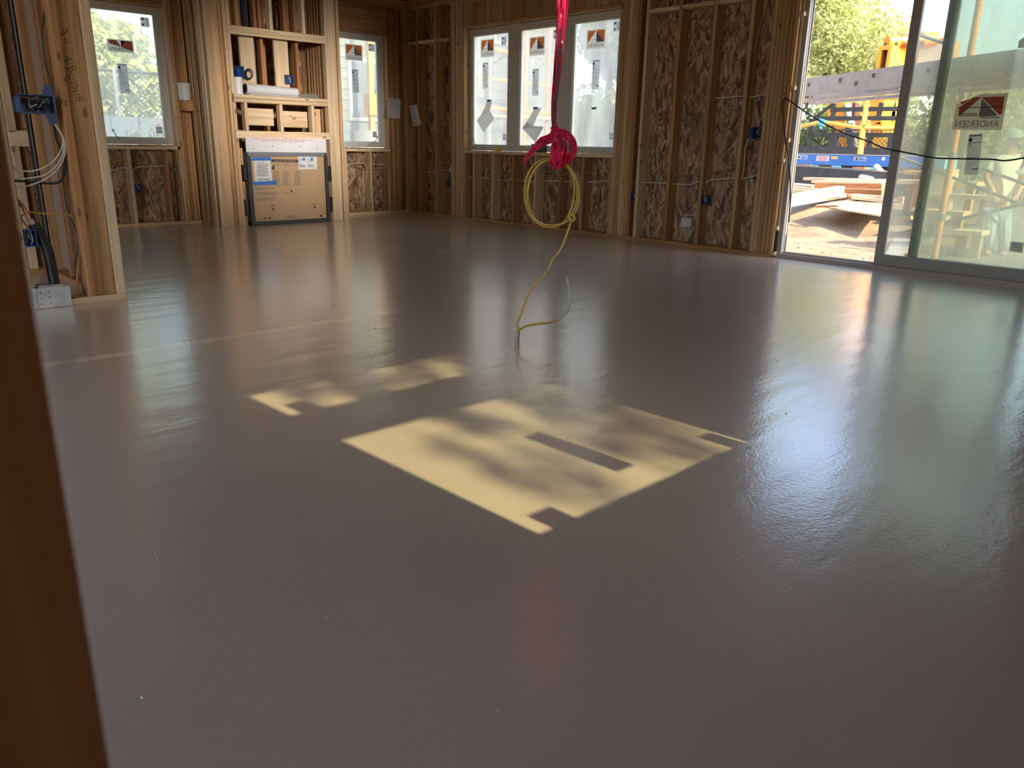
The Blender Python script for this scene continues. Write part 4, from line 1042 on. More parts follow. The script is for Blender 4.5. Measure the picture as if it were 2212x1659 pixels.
MB().box(XR+.068, XR+.075, c.y-.03, c.y+.066, c.z-.045, c.z+.046).build('cover_plate', M['paper'], jb)
m = MB(); m.tube([(XR+.068, c.y+.045, c.z), (XR+.066, c.y+.045, c.z)], .005, 8); m.tube([(XR+.068, c.y-.01, c.z), (XR+.066, c.y-.01, c.z)], .005, 8); m.build('cover_screws', M['black'], jb)

# ================================================================== CABLES
def cable(pts, r, mat, label, name='cable', cat='cable', group=None, flat=1.0, sub=8, n=7):
    o = MB().tube(spline(pts, sub), r, n, flat=flat).build(name, M[mat], None, True)
    return tag(o, label, cat, group)
xc = XR+.065
def rx(u, v, X=xc): return onx(u, v, X)
def by(u, v, Y=YB+.065): return ony(u, v, Y)
lo = [rx(*p) for p in ((894, 370), (906, 371), (918, 372), (941, 372), (955, 369), (974, 367))]
cable(lo, .0055, 'cable_w', 'lower white cable through the studs between the corner and the triple window', 'wall_cable')
cable([rx(*p) for p in ((893, 349), (904, 352), (917, 354), (940, 355), (955, 353), (974, 351))], .0055, 'cable_o', 'upper pale cable through the studs between the corner and the triple window', 'wall_cable')
cable([rx(*p) for p in ((1005, 362), (1021, 363), (1037, 364), (1062, 366), (1076, 368), (1106, 370), (1118, 371), (1153, 371), (1170, 370), (1205, 372), (1240, 377), (1257, 377), (1268, 375), (1300, 373), (1320, 371))], .0050, 'cable_o', 'upper pale cable threaded through the short studs under the triple window', 'wall_cable')
cable([rx(*p) for p in ((1005, 378), (1021, 383), (1031, 385), (1062, 385.5), (1073, 388), (1090, 390), (1107, 387), (1116, 388), (1135, 392), (1155, 393), (1170, 391), (1205, 391), (1214, 392), (1257, 393), (1268, 394), (1300, 392), (1320, 389))], .0058, 'cable_w', 'lower white cable threaded through the short studs under the triple window', 'wall_cable')
cable([rx(*p) for p in ((1366, 378), (1388, 376), (1440, 379), (1452, 378), (1500, 376), (1525, 373), (1560, 367), (1592, 360))], .0048, 'cable_o', 'thin tan cable crossing the tall studs right of the triple window', 'wall_cable')
cable([rx(*p) for p in ((1361, 425), (1361.5, 408), (1366, 398), (1373, 395), (1386, 394.5), (1440, 395.5), (1452, 397.5), (1489, 398.5), (1505, 393), (1516, 391))], .0058, 'cable_w', 'white cable crossing the tall studs to the corner box right of the triple window', 'wall_cable')
cable([rx(*p) for p in ((1525, 436), (1523, 420), (1522, 405), (1526, 394), (1540, 389), (1587, 385), (1601, 386), (1620, 383), (1638, 377))], .0062, 'cable_w', 'white cable looping down to the box above the white junction box', 'wall_cable')
cable([rx(*p) for p in ((1602, 384), (1606, 372), (1608, 345), (1610, 320), (1618, 300), (1626, 287))], .0058, 'cable_w', 'white cable rising to the double box left of the sliding door', 'wall_cable')
cable([rx(*p) for p in ((1545, 212), (1570, 211), (1594, 208), (1622, 210), (1645, 205), (1660, 204))], .0055, 'cable_w', 'short white cable high between the last studs left of the sliding door', 'wall_cable')
cable([rx(*p) for p in ((1618, 262), (1620, 210), (1625, 150), (1634, 90), (1645, 45), (1658, 2))], .0055, 'cable_y', 'yellow cable dropping straight to the double box left of the sliding door', 'wall_cable')
cable([rx(*p) for p in ((1480, 467), (1484, 465), (1500, 464.5), (1506, 464))], .005, 'cable_w', 'short white cable above the white junction box', 'wall_cable')
cable([rx(*p) for p in ((1638, 266), (1648, 250), (1658, 232))], .0055, 'cable_w', 'short white cable leaving the top of the double box', 'wall_cable')
cable([by(*p) for p in ((236, 352), (255, 347), (266, 345), (286, 347), (300, 354), (320, 354), (350, 356), (366, 359), (384, 373))], .0058, 'cable_y', 'yellow cable through the studs under the left window', 'wall_cable')
cable([by(*p) for p in ((236, 371), (256, 364), (271, 363), (282, 366), (287, 370))], .0058, 'cable_w', 'short white cable at the left end under the left window', 'wall_cable')
cable([by(*p) for p in ((292, 399), (287, 383), (287, 370), (292, 363), (304, 360), (330, 359.5), (352, 359))], .0058, 'cable_w', 'white cable arching to the box under the left window', 'wall_cable')
cable([by(*p) for p in ((318, 360), (335, 369), (350, 381), (356, 385), (366, 378), (376, 366), (384, 362))], .0050, 'cable_o', 'thin tan cable sagging under the left window', 'wall_cable')
cable([by(*p) for p in ((750, 361), (756, 355), (770, 353.5), (784, 353.5), (790, 358), (793, 372), (791, 384), (790, 391))], .0060, 'cable_w', 'white cable arching to the box under the window beside the fireplace', 'wall_cable')
cable([by(*p) for p in ((750, 361), (757, 358), (768, 360), (792, 366), (806, 366), (820, 365), (838, 364))], .0052, 'cable_o', 'lower tan cable under the window beside the fireplace', 'wall_cable')
cable([by(*p) for p in ((802, 354), (812, 356), (824, 356), (838, 354))], .0055, 'cable_w', 'short white cable right of the box under the window beside the fireplace', 'wall_cable')
yl = YP+.05
def py_(u, v, Y=yl): return ony(u, v, Y)
cable([py_(*p) for p in ((26, 358), (36, 366), (58, 370), (85, 366), (108, 354), (124, 338), (134, 318), (136, 300), (128, 280), (112, 262), (96, 246))], .0045, 'cable_w', 'uppermost of three white cables curving across the partition bay', 'wall_cable')
cable([py_(*p) for p in ((30, 387), (60, 385), (90, 380), (112, 368), (128, 350), (137, 326), (137, 302), (128, 283), (116, 266), (104, 246))], .0045, 'cable_w', 'middle of three white cables curving across the partition bay', 'wall_cable')
cable([py_(*p) for p in ((36, 405), (62, 401), (96, 388), (120, 370), (134, 350), (141, 326), (140, 304), (132, 288), (122, 270), (112, 246))], .0045, 'cable_w', 'lowest of three white cables curving across the partition bay', 'wall_cable')
cable([py_(*p, YP+.07) for p in ((0, 394), (30, 391), (66, 393), (104, 396), (126, 394), (138, 380), (142, 358), (136, 336), (130, 318), (122, 300), (118, 278), (113, 250))], .007, 'cable_b', 'black cable crossing behind the white cables in the partition bay', 'wall_cable')
cable([py_(*p, YP+.09) for p in ((134, 330), (135, 356), (136, 400), (142, 440), (155, 475), (165, 505), (168, 530), (165, 548), (160, 566), (160, 583))], .0045, 'cable_b', 'thin black cable hanging down to the floor in the partition bay', 'wall_cable')
cable([py_(*p, YP+.10) for p in ((171, 540), (170, 570), (167, 600), (168, 625), (171, 640))], .0050, 'cable_y', 'yellow cable rising at the foot of the partition bay', 'wall_cable')
cable([py_(*p) for p in ((62, 494), (52, 481), (46, 470), (52, 462), (66, 458), (90, 461), (120, 462), (146, 463), (155, 468))], .0045, 'cable_y', 'yellow cable arching from the small box in the partition bay', 'wall_cable')
cable([py_(*p, YP+.10) for p in ((98, 0), (94, 45), (90, 80), (95, 130), (106, 165), (112, 190), (110, 204))], .0045, 'cable_b', 'thin black cable dropping to the wide blue box from above', 'wall_cable')
m = MB()
for k in range(3):
    m.tube(spline([ony(537+math.cos(a)*(9-k)+k, 160+math.sin(a)*(11-k), YF+.045-.006*k) for a in [i*math.pi/8 for i in range(17)]], 3), .006, 6)
tag(m.build('cable_coil', M['cable_b'], None, True), 'small black cable coil hanging at the blue box above the fireplace shelf', 'cable')
# black cable running across the sliding door
cable([rx(1690, 222, 6.985), rx(1693, 214, 6.975), rx(1699, 213, 6.97), rx(1712, 222, 6.96), rx(1745, 245, 6.95), rx(1790, 272, 6.95), rx(1830, 290, 6.95), rx(1875, 305, 6.95), rx(1910, 320, 6.95), rx(1960, 330, 6.95), rx(2020, 341, 6.95), rx(2080, 343, 6.95), rx(2140, 344, 6.95), rx(2170, 347, 6.95), rx(2212, 341, 6.95), rx(2300, 325, 6.95)], .0062, 'cable_b', 'black cable slung across the sliding door opening', 'door_cable')
cable([rx(1692, 214, 6.985), rx(1690, 235, 6.985), rx(1693, 270, 6.98), rx(1698, 310, 6.98), rx(1704, 345, 6.98), rx(1707, 390, 6.98), rx(1707, 430, 6.98), rx(1704, 480, 6.98)], .0062, 'cable_b', 'black cable hanging down beside the sliding door jamb', 'door_cable')

# ================================================================== LEFT PARTITION FITTINGS
m = MB(); m.tube(spline([(1.20, YP+.07, .10), (1.195, YP+.065, .22), (1.185, YP+.05, .34), (1.155, YP+.045, .44), (1.13, YP+.04, .50)], 8), .030, 12)
hz = root('flexible_conduit', (1.17, YP+.06, .06), 'thick black hose bending up beside the small blue box', 'conduit')
m.build('hose', M['black'], hz, True)
MB().tube([(1.13, YP+.04, .50), (1.118, YP+.04, .525)], .017, 10).build('collar', M['pvc'], hz, True)
MB().tube(spline([(1.118, YP+.04, .525), (1.09, YP+.045, .60), (1.05, YP+.05, .66)], 6), .012, 8).build('copper_tube', M['copper'], hz, True)
for x0, x1, lab in ((.985, 1.078, 'galvanised nail plate on the left partition plate, left of the two'), (1.081, 1.262, 'galvanised nail plate on the left partition plate, right of the two')):
    p = root('nail_plate', ((x0+x1)/2, YP-.002, 0.003), lab, 'metal plate')
    MB().box(x0, x1, YP-.003, YP-.0005, .004, .125).build('plate', M['galv'], p)
    m = MB()
    for i in range(2):
        for j in range(3): m.tube([(x0+.02+i*.045, YP-.0035, .03+j*.035), (x0+.02+i*.045, YP-.0045, .03+j*.035)], .004, 6)
    m.build('punched_holes', M['black'], p)
tag(MB().box(1.10, 1.235, YP+.02, YP+.12, .0425, .135).build('steel_channel', M['galv']), 'bent galvanised channel behind the nail plates at the hose foot', 'metal bracket')
vp = root('vent_pipe', (.915, 4.95, 0), 'grey plastic vent pipe standing left of the partition studs', 'pipe')
MB().tube([(.915, 4.95, 0), (.915, 4.95, 2.74)], .031, 16).build('pipe', M['pvc'], vp, True)
for z0 in (.30, .42): MB().tube([(.915, 4.95, z0), (.915, 4.95, z0+.05)], .037, 16).build('coupling', M['pvc'], vp, True)
tag(MB().tube([(1.487, YQ-.10, .0), (1.487, YQ-.10, 2.6)], .020, 10).build('drain_pipe', M['black'], None, True), 'thin black pipe standing in the partition bay', 'pipe')
tag(MB().box(1.06, 1.16, YQ+.1, YQ+.5, .9, 2.0).build('duct_panel', M['cementboard']), 'pale panel standing behind the partition studs', 'panel')
tag(MB().box(.7, 1.2, 8.2, 8.26, .0, 1.1).build('leaning_board', M['cementboard']), 'white board standing far behind the left partition', 'board')
for (u, v, fn, pl, lab) in ((392, 365, ony, YB-.001, 'steel guard plate on the stud right of the left window'), (973, 366, onx, XR-.001, 'steel guard plate on the stud pack left of the triple window')):
    c = fn(u, v, pl)
    if fn is ony: o = MB().box(c.x-.02, c.x+.02, pl-.002, pl, c.z-.07, c.z+.07)
    else: o = MB().box(pl-.002, pl, c.y-.02, c.y+.02, c.z-.04, c.z+.04)
    tag(o.build('guard_plate', M['galv']), lab, 'metal plate')

# ================================================================== PAPERS
def paper(pts_grid, label, name='paper_sheet', mat='paper', cat='paper'):
    return tag(MB().sheet(pts_grid, .0012).build(name, M[mat], None, True), label, cat)
def pg(fn, rows):   # rows of (u, v, plane)
    return [[fn(u, v, p) for (u, v, p) in r] for r in rows]
paper(pg(ony, [[(837, 212, 9.64), (843, 211, 9.69), (866, 214, 9.68)], [(836, 234, 9.62), (843, 234, 9.68), (865, 236, 9.66)], [(837, 254, 9.60), (844, 255, 9.66), (864, 257, 9.64)]]), 'blank white sheet pinned on the studs left of the room corner')
paper(pg(onx, [[(885, 229, 6.96), (892, 227, 6.985), (901, 226, 6.985)], [(889, 252, 6.90), (898, 250, 6.97), (905, 249, 6.97)], [(892, 273, 6.87), (901, 272, 6.95), (910, 269, 6.95)]]), 'folded white leaflet pinned on the stud right of the room corner')
k = onx(897, 262, 6.865)
def hang(tapebox, rows, lab):
    r = root('hanging_leaflet', onx(rows[0][0][0], rows[0][0][1], 7.09), lab, 'leaflet')
    MB().sheet(pg(onx, rows), .0015).build('folded_sheet', M['papershade'], r, True)
    u0, v0, u1, v1 = tapebox
    MB().prism([onx(u0, v0, 7.098), onx(u1, v0, 7.098), onx(u1, v1, 7.098), onx(u0, v1, 7.098)], (.001, 0, 0)).build('tape_strip', M['cyantape'], r)
    return r
hang((1052, 215, 1061, 221), [[(1052, 219, 7.095), (1063, 217, 7.095)], [(1047, 232, 7.06), (1060, 231, 7.03)], [(1039, 248, 7.0), (1057.5, 238, 6.98)], [(1030, 261, 6.97), (1067.5, 256, 7.03)], [(1044.2, 285, 6.98), (1045, 285, 6.98)]], 'grey folded leaflet hanging by blue tape on the left pane of the triple window')
hang((1152, 231, 1162, 236), [[(1153, 236, 7.095), (1170, 233, 7.095)], [(1146, 250, 7.05), (1160, 252, 7.06)], [(1137, 264, 7.0), (1152, 272, 7.04)], [(1128, 277, 6.97), (1174, 274, 6.97)], [(1141, 291, 6.96), (1166, 288, 6.95)], [(1155.6, 307, 6.97), (1156.6, 307, 6.97)]], 'white curled leaflet hanging by blue tape on the middle pane of the triple window')
tag(MB().prism([onx(1278, 232, 7.118), onx(1288, 231, 7.118), onx(1288, 236, 7.118), onx(1278, 236.5, 7.118)], (.001, 0, 0)).build('tape_strip', M['cyantape']), 'short strip of blue tape on the right pane of the triple window', 'tape')
tag(MB().prism([onx(1070, 319, 7.088), onx(1082, 318.5, 7.088), onx(1082, 329, 7.088), onx(1070, 328.5, 7.088)], (.0015, 0, 0)).build('sticky_note', M['yellowtag']), 'yellow sticky note on the sill frame of the triple window', 'note')
tag(MB().prism([onx(1148, 311, 7.085), onx(1181, 311.5, 7.085), onx(1181, 330, 7.085), onx(1148, 329, 7.085)], (.0015, 0, 0)).build('dark_card', M['darkcard']), 'dark blue card on the sill frame behind the red ribbon knot', 'card')

# ================================================================== HANGING CABLE COIL AND RED RIBBON
VN = np.array([FWD[0], FWD[1], 0.0]); VN = VN/np.linalg.norm(VN)
foot = onz(1117, 738, 0.0)
PC = float(VN@np.array(foot))
def hp(u, v, k=0.0): return onp(u, v, VN, PC+k)
cc = root('coiled_cable', foot, 'yellow cable coil hung on red ribbon above the middle of the floor, tail running down', 'cable coil')
cx_, cy_ = 1190, 416
m = MB(); pts = []
def loop(rx0, rx1, ryt, ryb, cxo, k0, tw=0.0, n=28):
    out = []
    for i in range(n+1):
        a = -math.pi/2+2*math.pi*i/n
        c, s_ = math.cos(a), math.sin(a)
        X = cx_+cxo+(rx1 if c > 0 else rx0)*math.copysign(abs(c)**.92, c)+tw*math.sin(2*a)
        Y = cy_+(ryb if s_ > 0 else ryt)*math.copysign(abs(s_)**.92, s_)
        out.append(hp(X, Y, k0+.012*math.sin(3*a)))
    return out
for (a, b, c_, d_, e_, k0, tw) in ((57, 57, 75, 75, 0, .00, 0), (52, 60, 71, 71, 1, -.014, 2.5), (49, 52, 69, 76, -1, .014, -2.5), (55, 54, 72, 73, 2, .024, 3.5)):
    pts += loop(a, b, c_, d_, e_, k0, tw)
m.tube(pts, .0068, 8, flat=.75)
m.build('coil', M['cable_y'], cc, True)
m = MB(); m.tube(spline([hp(1232, 462, -.02), hp(1229, 468, -.028), hp(1234, 476, -.03), (hp(1241, 474, -.025)), hp(1239, 466, -.03), hp(1233, 461, -.02)], 6), .0066, 8); m.build('knot', M['cable_y'], cc, True)
tail = [hp(1234, 476, -.01), hp(1229, 492), hp(1220, 518), hp(1208, 543), hp(1194, 560), hp(1186, 578), hp(1176, 594), hp(1158, 612), hp(1142, 634), hp(1132, 660), hp(1123, 685), hp(1117, 700), hp(1120, 711), hp(1117, 722), hp(1117, 734)]
MB().tube(spline(tail, 8), .0062, 8, flat=.8).build('tail', M['cable_y'], cc, True)
e1 = [hp(1117, 730, -.01), hp(1120, 716, -.01), hp(1128, 709, -.04), hp(1142, 703, -.06), hp(1162, 700, -.07), hp(1188, 697, -.07), hp(1204, 693, -.06)]
e2 = [hp(1204, 693, -.06), hp(1219, 681, -.04), hp(1229, 665, -.01), hp(1232, 648, .03), hp(1231, 626, .06), hp(1226, 606, .09), hp(1222.5, 597, .10)]
MB().tube(spline(e1, 8), .0060, 8).build('loose_end', M['cable_y'], cc, True)
MB().tube(spline(e2, 8), .0058, 8).build('grey_loose_end', M['cable_g'], cc, True)
cs = root('conduit_stub', foot, 'short grey conduit stub poking out of the floor, cables rising from it', 'conduit')
m = MB(); m.tube([foot, foot+Vector((0, 0, .048))], .0135, 14); m.build('stub_pipe', M['pvc'], cs, True)
MB().tube([foot+Vector((0, 0, .045)), foot+Vector((0, 0, .052))], .0145, 14).build('rim', M['cable_g'], cs, True)

# ribbon
rb = root('danger_ribbon', hp(1203, 283), 'crumpled red danger ribbon tied round the yellow cable coil', 'ribbon')
def strip(path, widths, name, mat='tape', twist=1.2, parent=rb, k=0.0):
    """ribbon following pixel path, given width per point, gently creased"""
    ps = [hp(u, v, kk+k) for (u, v, kk) in path]
    P_ = spline(ps, 6); n = len(P_); rows = []
    wid = np.interp(np.linspace(0, len(widths)-1, n), range(len(widths)), widths)
    view = Vector(VN)
    for i, p in enumerate(P_):
        t_ = (P_[min(i+1, n-1)]-P_[max(i-1, 0)]).normalized()
        a = view.cross(t_).normalized()
        ph = twist*i/n
        row = []
        for j in range(7):
            s_ = (j-3)/3
            off = math.sin(j*2.3+i*.35+ph)*.18*wid[i]+math.cos(i*.9+j*1.7)*.09*wid[i]
            row.append(p+a*(s_*wid[i]/2*math.cos(ph*.5))+view*(off+s_*wid[i]*.5*math.sin(ph*.5)))
        rows.append(row)
    return MB().sheet(rows, .0006).build(name, M[mat], parent, True), rows
band, rows = strip([(1222, -160, 0), (1219, -40, 0), (1216, 0, 0), (1212, 60, 0), (1206, 130, 0), (1200, 190, 0), (1196, 235, 0), (1197, 270, 0), (1204, 292, 0)], [.050, .050, .052, .046, .042, .034, .026, .026, .05], 'hanging_band')
band2, rows2 = strip([(1226, -160, .02), (1220, 0, .02), (1215, 60, .02), (1206, 140, .02), (1199, 210, .02), (1198, 285, .02)], [.03, .034, .03, .028, .02, .02], 'hanging_band', k=.012)
t = MB()
for (u, v, s_) in ((1209, 92, .05), (1206.5, 128, .05), (1204, 160, .05), (1201, 192, .046), (1199, 215, .046), (1197, 240, .046), (1196, 262, .046)):
    text_on(t, 'DANGER', s_*.62, hp(u, v, -.014), hp(u-1.4, v+20)-hp(u, v), hp(u+20, v+1.4)-hp(u, v))
t.build('band_lettering', M['dark_ink'], band)
strip([(1195, 284, -.03), (1203, 292, -.05), (1206, 310, -.055), (1203, 332, -.06), (1201, 352, -.05), (1204, 366, -.04)], [.05, .075, .07, .065, .07, .02], 'loop_end')
strip([(1206, 290, -.02), (1214, 305, -.035), (1218, 328, -.04), (1217, 350, -.03), (1212, 364, -.02)], [.04, .042, .034, .036, .015], 'loop_end')
strip([(1208, 284, -.03), (1224, 291, -.06), (1235, 305, -.07), (1238, 324, -.05), (1232, 340, -.04), (1226, 351, -.03)], [.03, .036, .040, .042, .040, .02], 'loop_end')
strip([(1197, 290, -.01), (1186, 300, -.02), (1172, 306, -.03), (1158, 318, -.03), (1146, 330, -.02), (1138, 342, -.02), (1133, 352, -.02), (1129, 367, -.02)], [.03, .044, .046, .034, .024, .017, .010, .002], 'torn_tail')
strip([(1190, 300, .0), (1200, 288, -.07), (1210, 291, -.07), (1218, 300, -.05)], [.03, .05, .05, .03], 'knot_wrap')
strip([(1196, 272, -.01), (1200, 282, -.03), (1204, 290, -.05)], [.03, .045, .05], 'knot_wrap')
t = MB()
text_on(t, 'DAN', .036, hp(1181, 309, -.055), hp(1194, 299)-hp(1172, 316), hp(1187, 296)-hp(1178, 312))
text_on(t, 'GER', .036, hp(1229, 316, -.085), hp(1239, 326)-hp(1222, 303), hp(1234, 308)-hp(1224, 322))
text_on(t, 'DO', .030, hp(1213, 312, -.075), hp(1216, 322)-hp(1212, 302), hp(1222, 311)-hp(1208, 312))
t.build('loop_lettering', M['dark_ink'], rb)
# small wet-floor litter
for (u, v, s_, lab) in ((952, 543, .045, 'flat pale scrap lying far back on the floor'), (411, 530, .03, 'tiny pale scrap lying below the left window')):
    c = onz(u, v, 0.0); m = MB(); m.prism([c+Vector((-s_, -s_*.5, .001)), c+Vector((s_*1.2, -s_*.9, .001)), c+Vector((s_*.9, s_*.4, .001)), c+Vector((-s_*.6, s_*.6, .001))], (0, 0, .003))
    tag(m.build('floor_scrap', M['papershade']), lab, 'scrap')
# ================================================================== OUTDOORS
G0 = -0.30
def leaves(name, blobs, n, size, mat, parent, seed=1):
    """leafy mass: many small leaf blades inside overlapping clumps"""
    r_ = np.random.default_rng(seed)
    vol = np.array([b[3]*b[4]*b[5] for b in blobs]); pick = r_.choice(len(blobs), n, p=vol/vol.sum())
    B = np.array(blobs)[pick]
    d = r_.normal(size=(n, 3)); d /= np.linalg.norm(d, axis=1)[:, None]
    rad = r_.random(n)**0.45
    P_ = B[:, :3]+d*rad[:, None]*B[:, 3:6]
    a = r_.normal(size=(n, 3)); a /= np.linalg.norm(a, axis=1)[:, None]
    b = np.cross(a, r_.normal(size=(n, 3))); b /= np.linalg.norm(b, axis=1)[:, None]
    s = size*(0.6+0.8*r_.random(n))[:, None]
    V = np.empty((n, 4, 3)); V[:, 0] = P_-a*s; V[:, 1] = P_+b*s*.45; V[:, 2] = P_+a*s; V[:, 3] = P_-b*s*.45
    c = P_.mean(0); V -= c
    me = bpy.data.meshes.new(name); me.vertices.add(4*n); me.loops.add(4*n); me.polygons.add(n)
    me.vertices.foreach_set('co', V.reshape(-1)); me.loops.foreach_set('vertex_index', np.arange(4*n, dtype=np.int32))
    me.polygons.foreach_set('loop_start', np.arange(0, 4*n, 4, dtype=np.int32)); me.update(); me.validate()
    me.materials.append(mat); o = bpy.data.objects.new(name, me); COL.objects.link(o); place(o, c, parent); o['kind'] = 'stuff'; return o
def tree(x, y, h, r, label, n=7000, seed=1, mat='leaf', size=.13, low=.35, group=None, name='leafy_tree'):
    t = root(name, (x, y, G0), label, 'tree', group)
    rr = random.Random(seed); m = MB()
    m.tube(spline([(x, y, G0), (x+rr.uniform(-.1, .1), y+.05, G0+h*.3), (x+rr.uniform(-.2, .2), y, G0+h*.7)], 4), [.16*h/7*(1-.8*i/8) for i in range(9)], 8)
    blobs = []
    for i in range(11):
        a = rr.uniform(0, 6.28); q_ = rr.uniform(.1, .75)*r; z = G0+h*rr.uniform(low, .9)
        p = Vector((x+math.cos(a)*q_, y+math.sin(a)*q_, z)); s = r*rr.uniform(.32, .52)
        blobs.append((p.x, p.y, p.z, s, s, s*.85))
        m.tube(spline([(x, y, G0+(z-G0)*.55), (x+math.cos(a)*q_*.5, y+math.sin(a)*q_*.5, G0+(z-G0)*.82), p], 4), [.05*h/7*(1-.08*i_) for i_ in range(9)], 5)
    m.build('trunk', M['bark'], t, True)
    leaves('foliage', blobs, n, size, M[mat], t, seed); return t
def shrub(x, y, h, r, label, n=1500, seed=1, mat='leaf', size=.09, group=None):
    t = root('leafy_shrub', (x, y, G0), label, 'shrub', group); rr = random.Random(seed); m = MB(); blobs = []
    for i in range(6):
        a = rr.uniform(0, 6.28); p = Vector((x+math.cos(a)*r*.5, y+math.sin(a)*r*.5, G0+h*rr.uniform(.3, .8)))
        blobs.append((p.x, p.y, p.z, r*.55, r*.55, h*.32)); m.tube([(x, y, G0), p], [.03, .012], 5)
    m.build('stems', M['bark'], t); leaves('foliage', blobs, n, size, M[mat], t, seed); return t

# trees and hedge beyond the site
p = onx(1722, 160, 24); tree(p.x, p.y, 8.6, 2.9, 'light green leafy tree seen at the left edge of the sliding door', 21000, 3, 'leaf', .075, .22)
p = onx(1800, 300, 30); tree(p.x, p.y, 6.2, 3.0, 'pale green tree behind the yellow crane column', 8000, 4, 'leaf', .13, .15)
for i, (u, v, X, h, r, lab) in enumerate(((1752, 310, 25, 2.6, 1.6, 'leafy shrub behind the black rack, at the left in the sliding door'), (1845, 310, 26, 2.5, 1.6, 'leafy shrub behind the orange crane arm'), (1925, 310, 27, 2.6, 1.7, 'leafy shrub behind the crane mast'),
        (2020, 310, 26, 3.0, 1.9, 'leafy shrub behind the orange scaffold post'), (2120, 310, 24, 3.0, 1.9, 'leafy shrub behind the worker, left of the two'), (2225, 310, 22, 3.2, 2.0, 'leafy shrub behind the worker, right of the two'))):
    p = onx(u, v, X); shrub(p.x, p.y, h, r, lab, 2600, 20+i, 'leaf' if i % 2 else 'leaf2', .11, 'shrubs beyond the site')
for i, (x, y, h, r, mt, lab) in enumerate(((21.5, 18.2, 9.5, 3.4, 'leaf', 'tall green tree seen through the right pane of the triple window'), (24.5, 25.5, 9.5, 3.4, 'leaf2', 'green tree far behind the grey house'), (19.0, 15.2, 5.5, 1.9, 'leaf2', 'lower green tree beside the grey house'))):
    tree(x, y, h, r, lab, 9000, 40+i, mt, .14, .12)
for i, (x, y, h, r, mt, lab) in enumerate(((5.0, 19.4, 8.4, 2.6, 'leaf3', 'yellow green tree in the middle of the left window'), (7.8, 27.0, 9.6, 3.0, 'leaf3', 'green tree at the right edge of the left window'), (0.2, 20.5, 8.0, 2.6, 'leaf3', 'green tree mostly hidden left of the left window'), (2.4, 27.0, 10.0, 2.4, 'leaf3', 'tall tree at the back of the left window view'))):
    tree(x, y, h, r, lab, 8000, 60+i, mt, .13, .12)
t = root('leafy_tree', (5.2, -8.2, G0), 'tree outside behind the camera that dapples the sunlight', 'tree')
def sp(xf, yf, dist): return Vector((xf, yf, 0))-SUN_DIR*dist        # a point on the sun ray that ends on the floor at xf, yf
m = MB(); m.tube(spline([(5.2, -8.2, G0), (5.1, -8.2, 3.5), (4.6, -8.1, 7.2), (3.4, -8.0, 9.2)], 4), [.22*(1-.06*i) for i in range(13)], 8)
blobs = []
dr_ = random.Random(5)
spots = [(dr_.uniform(1.55, 2.46), dr_.uniform(1.34, 2.25), dr_.uniform(.045, .085), dr_.uniform(.04, .13)) for _ in range(17)]
spots += [(dr_.uniform(2.0, 2.46), dr_.uniform(1.5, 2.2), dr_.uniform(.05, .09), dr_.uniform(.05, .12)) for _ in range(6)]
spots += [(dr_.uniform(1.66, 1.88), dr_.uniform(2.5, 3.0), .09, .16) for _ in range(3)]+[(dr_.uniform(2.2, 2.5), dr_.uniform(2.5, 3.0), .11, .16) for _ in range(4)]+[(dr_.uniform(1.4, 2.2), 2.95, .12, .06) for _ in range(4)]+[(1.95, 2.66, .12, .05), (1.5, 2.74, .10, .06), (2.05, 2.85, .12, .06), (1.62, 2.62, .06, .08), (1.75, 2.0, .08, .05), (1.62, 1.62, .06, .10), (2.2, 1.62, .07, .12), (2.3, 1.95, .10, .08)]
for (xf, yf, r_, ry) in spots:
    p = sp(xf, yf, 12.0); blobs.append((p.x, p.y, p.z, r_, .3, ry*.75+.02))
    m.tube(spline([(4.5, -8.1, 8.6), (3.6, p.y, (8.8+p.z)/2), p], 4), [.02*(1-.09*i) for i in range(9)], 5)
m.build('trunk', M['bark'], t, True)
leaves('foliage', blobs, 1500, .045, M['leaf2'], t, 91)
leaves('foliage', [(4.4, -8.1, 9.6, 1.4, 1.4, 1.0), (5.4, -8.3, 9.0, 1.5, 1.5, 1.2)], 1500, .15, M['leaf2'], t, 92)
for (x, y, s) in ((5.0, 13.0, 5), ):
    pass

# neighbouring grey house
nh = root('neighbour_house', (11.6, 14.5, G0), 'grey house with lap siding next door, seen through the windows', 'house')
hx0, hx1, hy0, hy1 = 8.0, 15.0, 14.5, 22.0
MB().box(hx0+.02, hx1-.02, hy0+.02, hy1, G0, 5.6).build('house_body', M['siding'], nh)
sz = G0+.1
msh = None
while sz < 5.5:
    for (a0, a1, b0, b1) in ((hx0-.015, hx1+.015, hy0-.015, hy0+.02),):
        m = MB(); m.add([(a0, hy0-.022, sz), (a1, hy0-.022, sz), (a1, hy0-.006, sz+.205), (a0, hy0-.006, sz+.205), (a0, hy0+.02, sz), (a1, hy0+.02, sz), (a1, hy0+.02, sz+.205), (a0, hy0+.02, sz+.205)], [(0, 1, 2, 3), (0, 4, 5, 1), (3, 2, 6, 7), (0, 3, 7, 4), (1, 5, 6, 2)])
        if msh is None:
            o = m.build('siding_board', M['siding'], nh); msh = o
        else:
            o = msh.copy(); COL.objects.link(o); o.parent = nh; o.location = msh.location+Vector((0, 0, sz-(G0+.1)))
    sz += .2
for x in (hx0, hx1): MB().box(x-.05, x+.05, hy0-.04, hy0+.03, G0, 5.5).build('corner_board', M['whiteplastic'], nh)
MB().box(hx0-.5, hx1+.5, hy0-.5, hy1+.5, 5.5, 5.62).build('eave', M['whiteplastic'], nh)
MB().prism([(hx0-.5, hy0-.5, 5.62), (hx0-.5, hy1+.5, 5.62), (hx0-.5, (hy0+hy1)/2, 7.6)], (hx1-hx0+1, 0, 0)).build('roof', M['roofing'], nh)
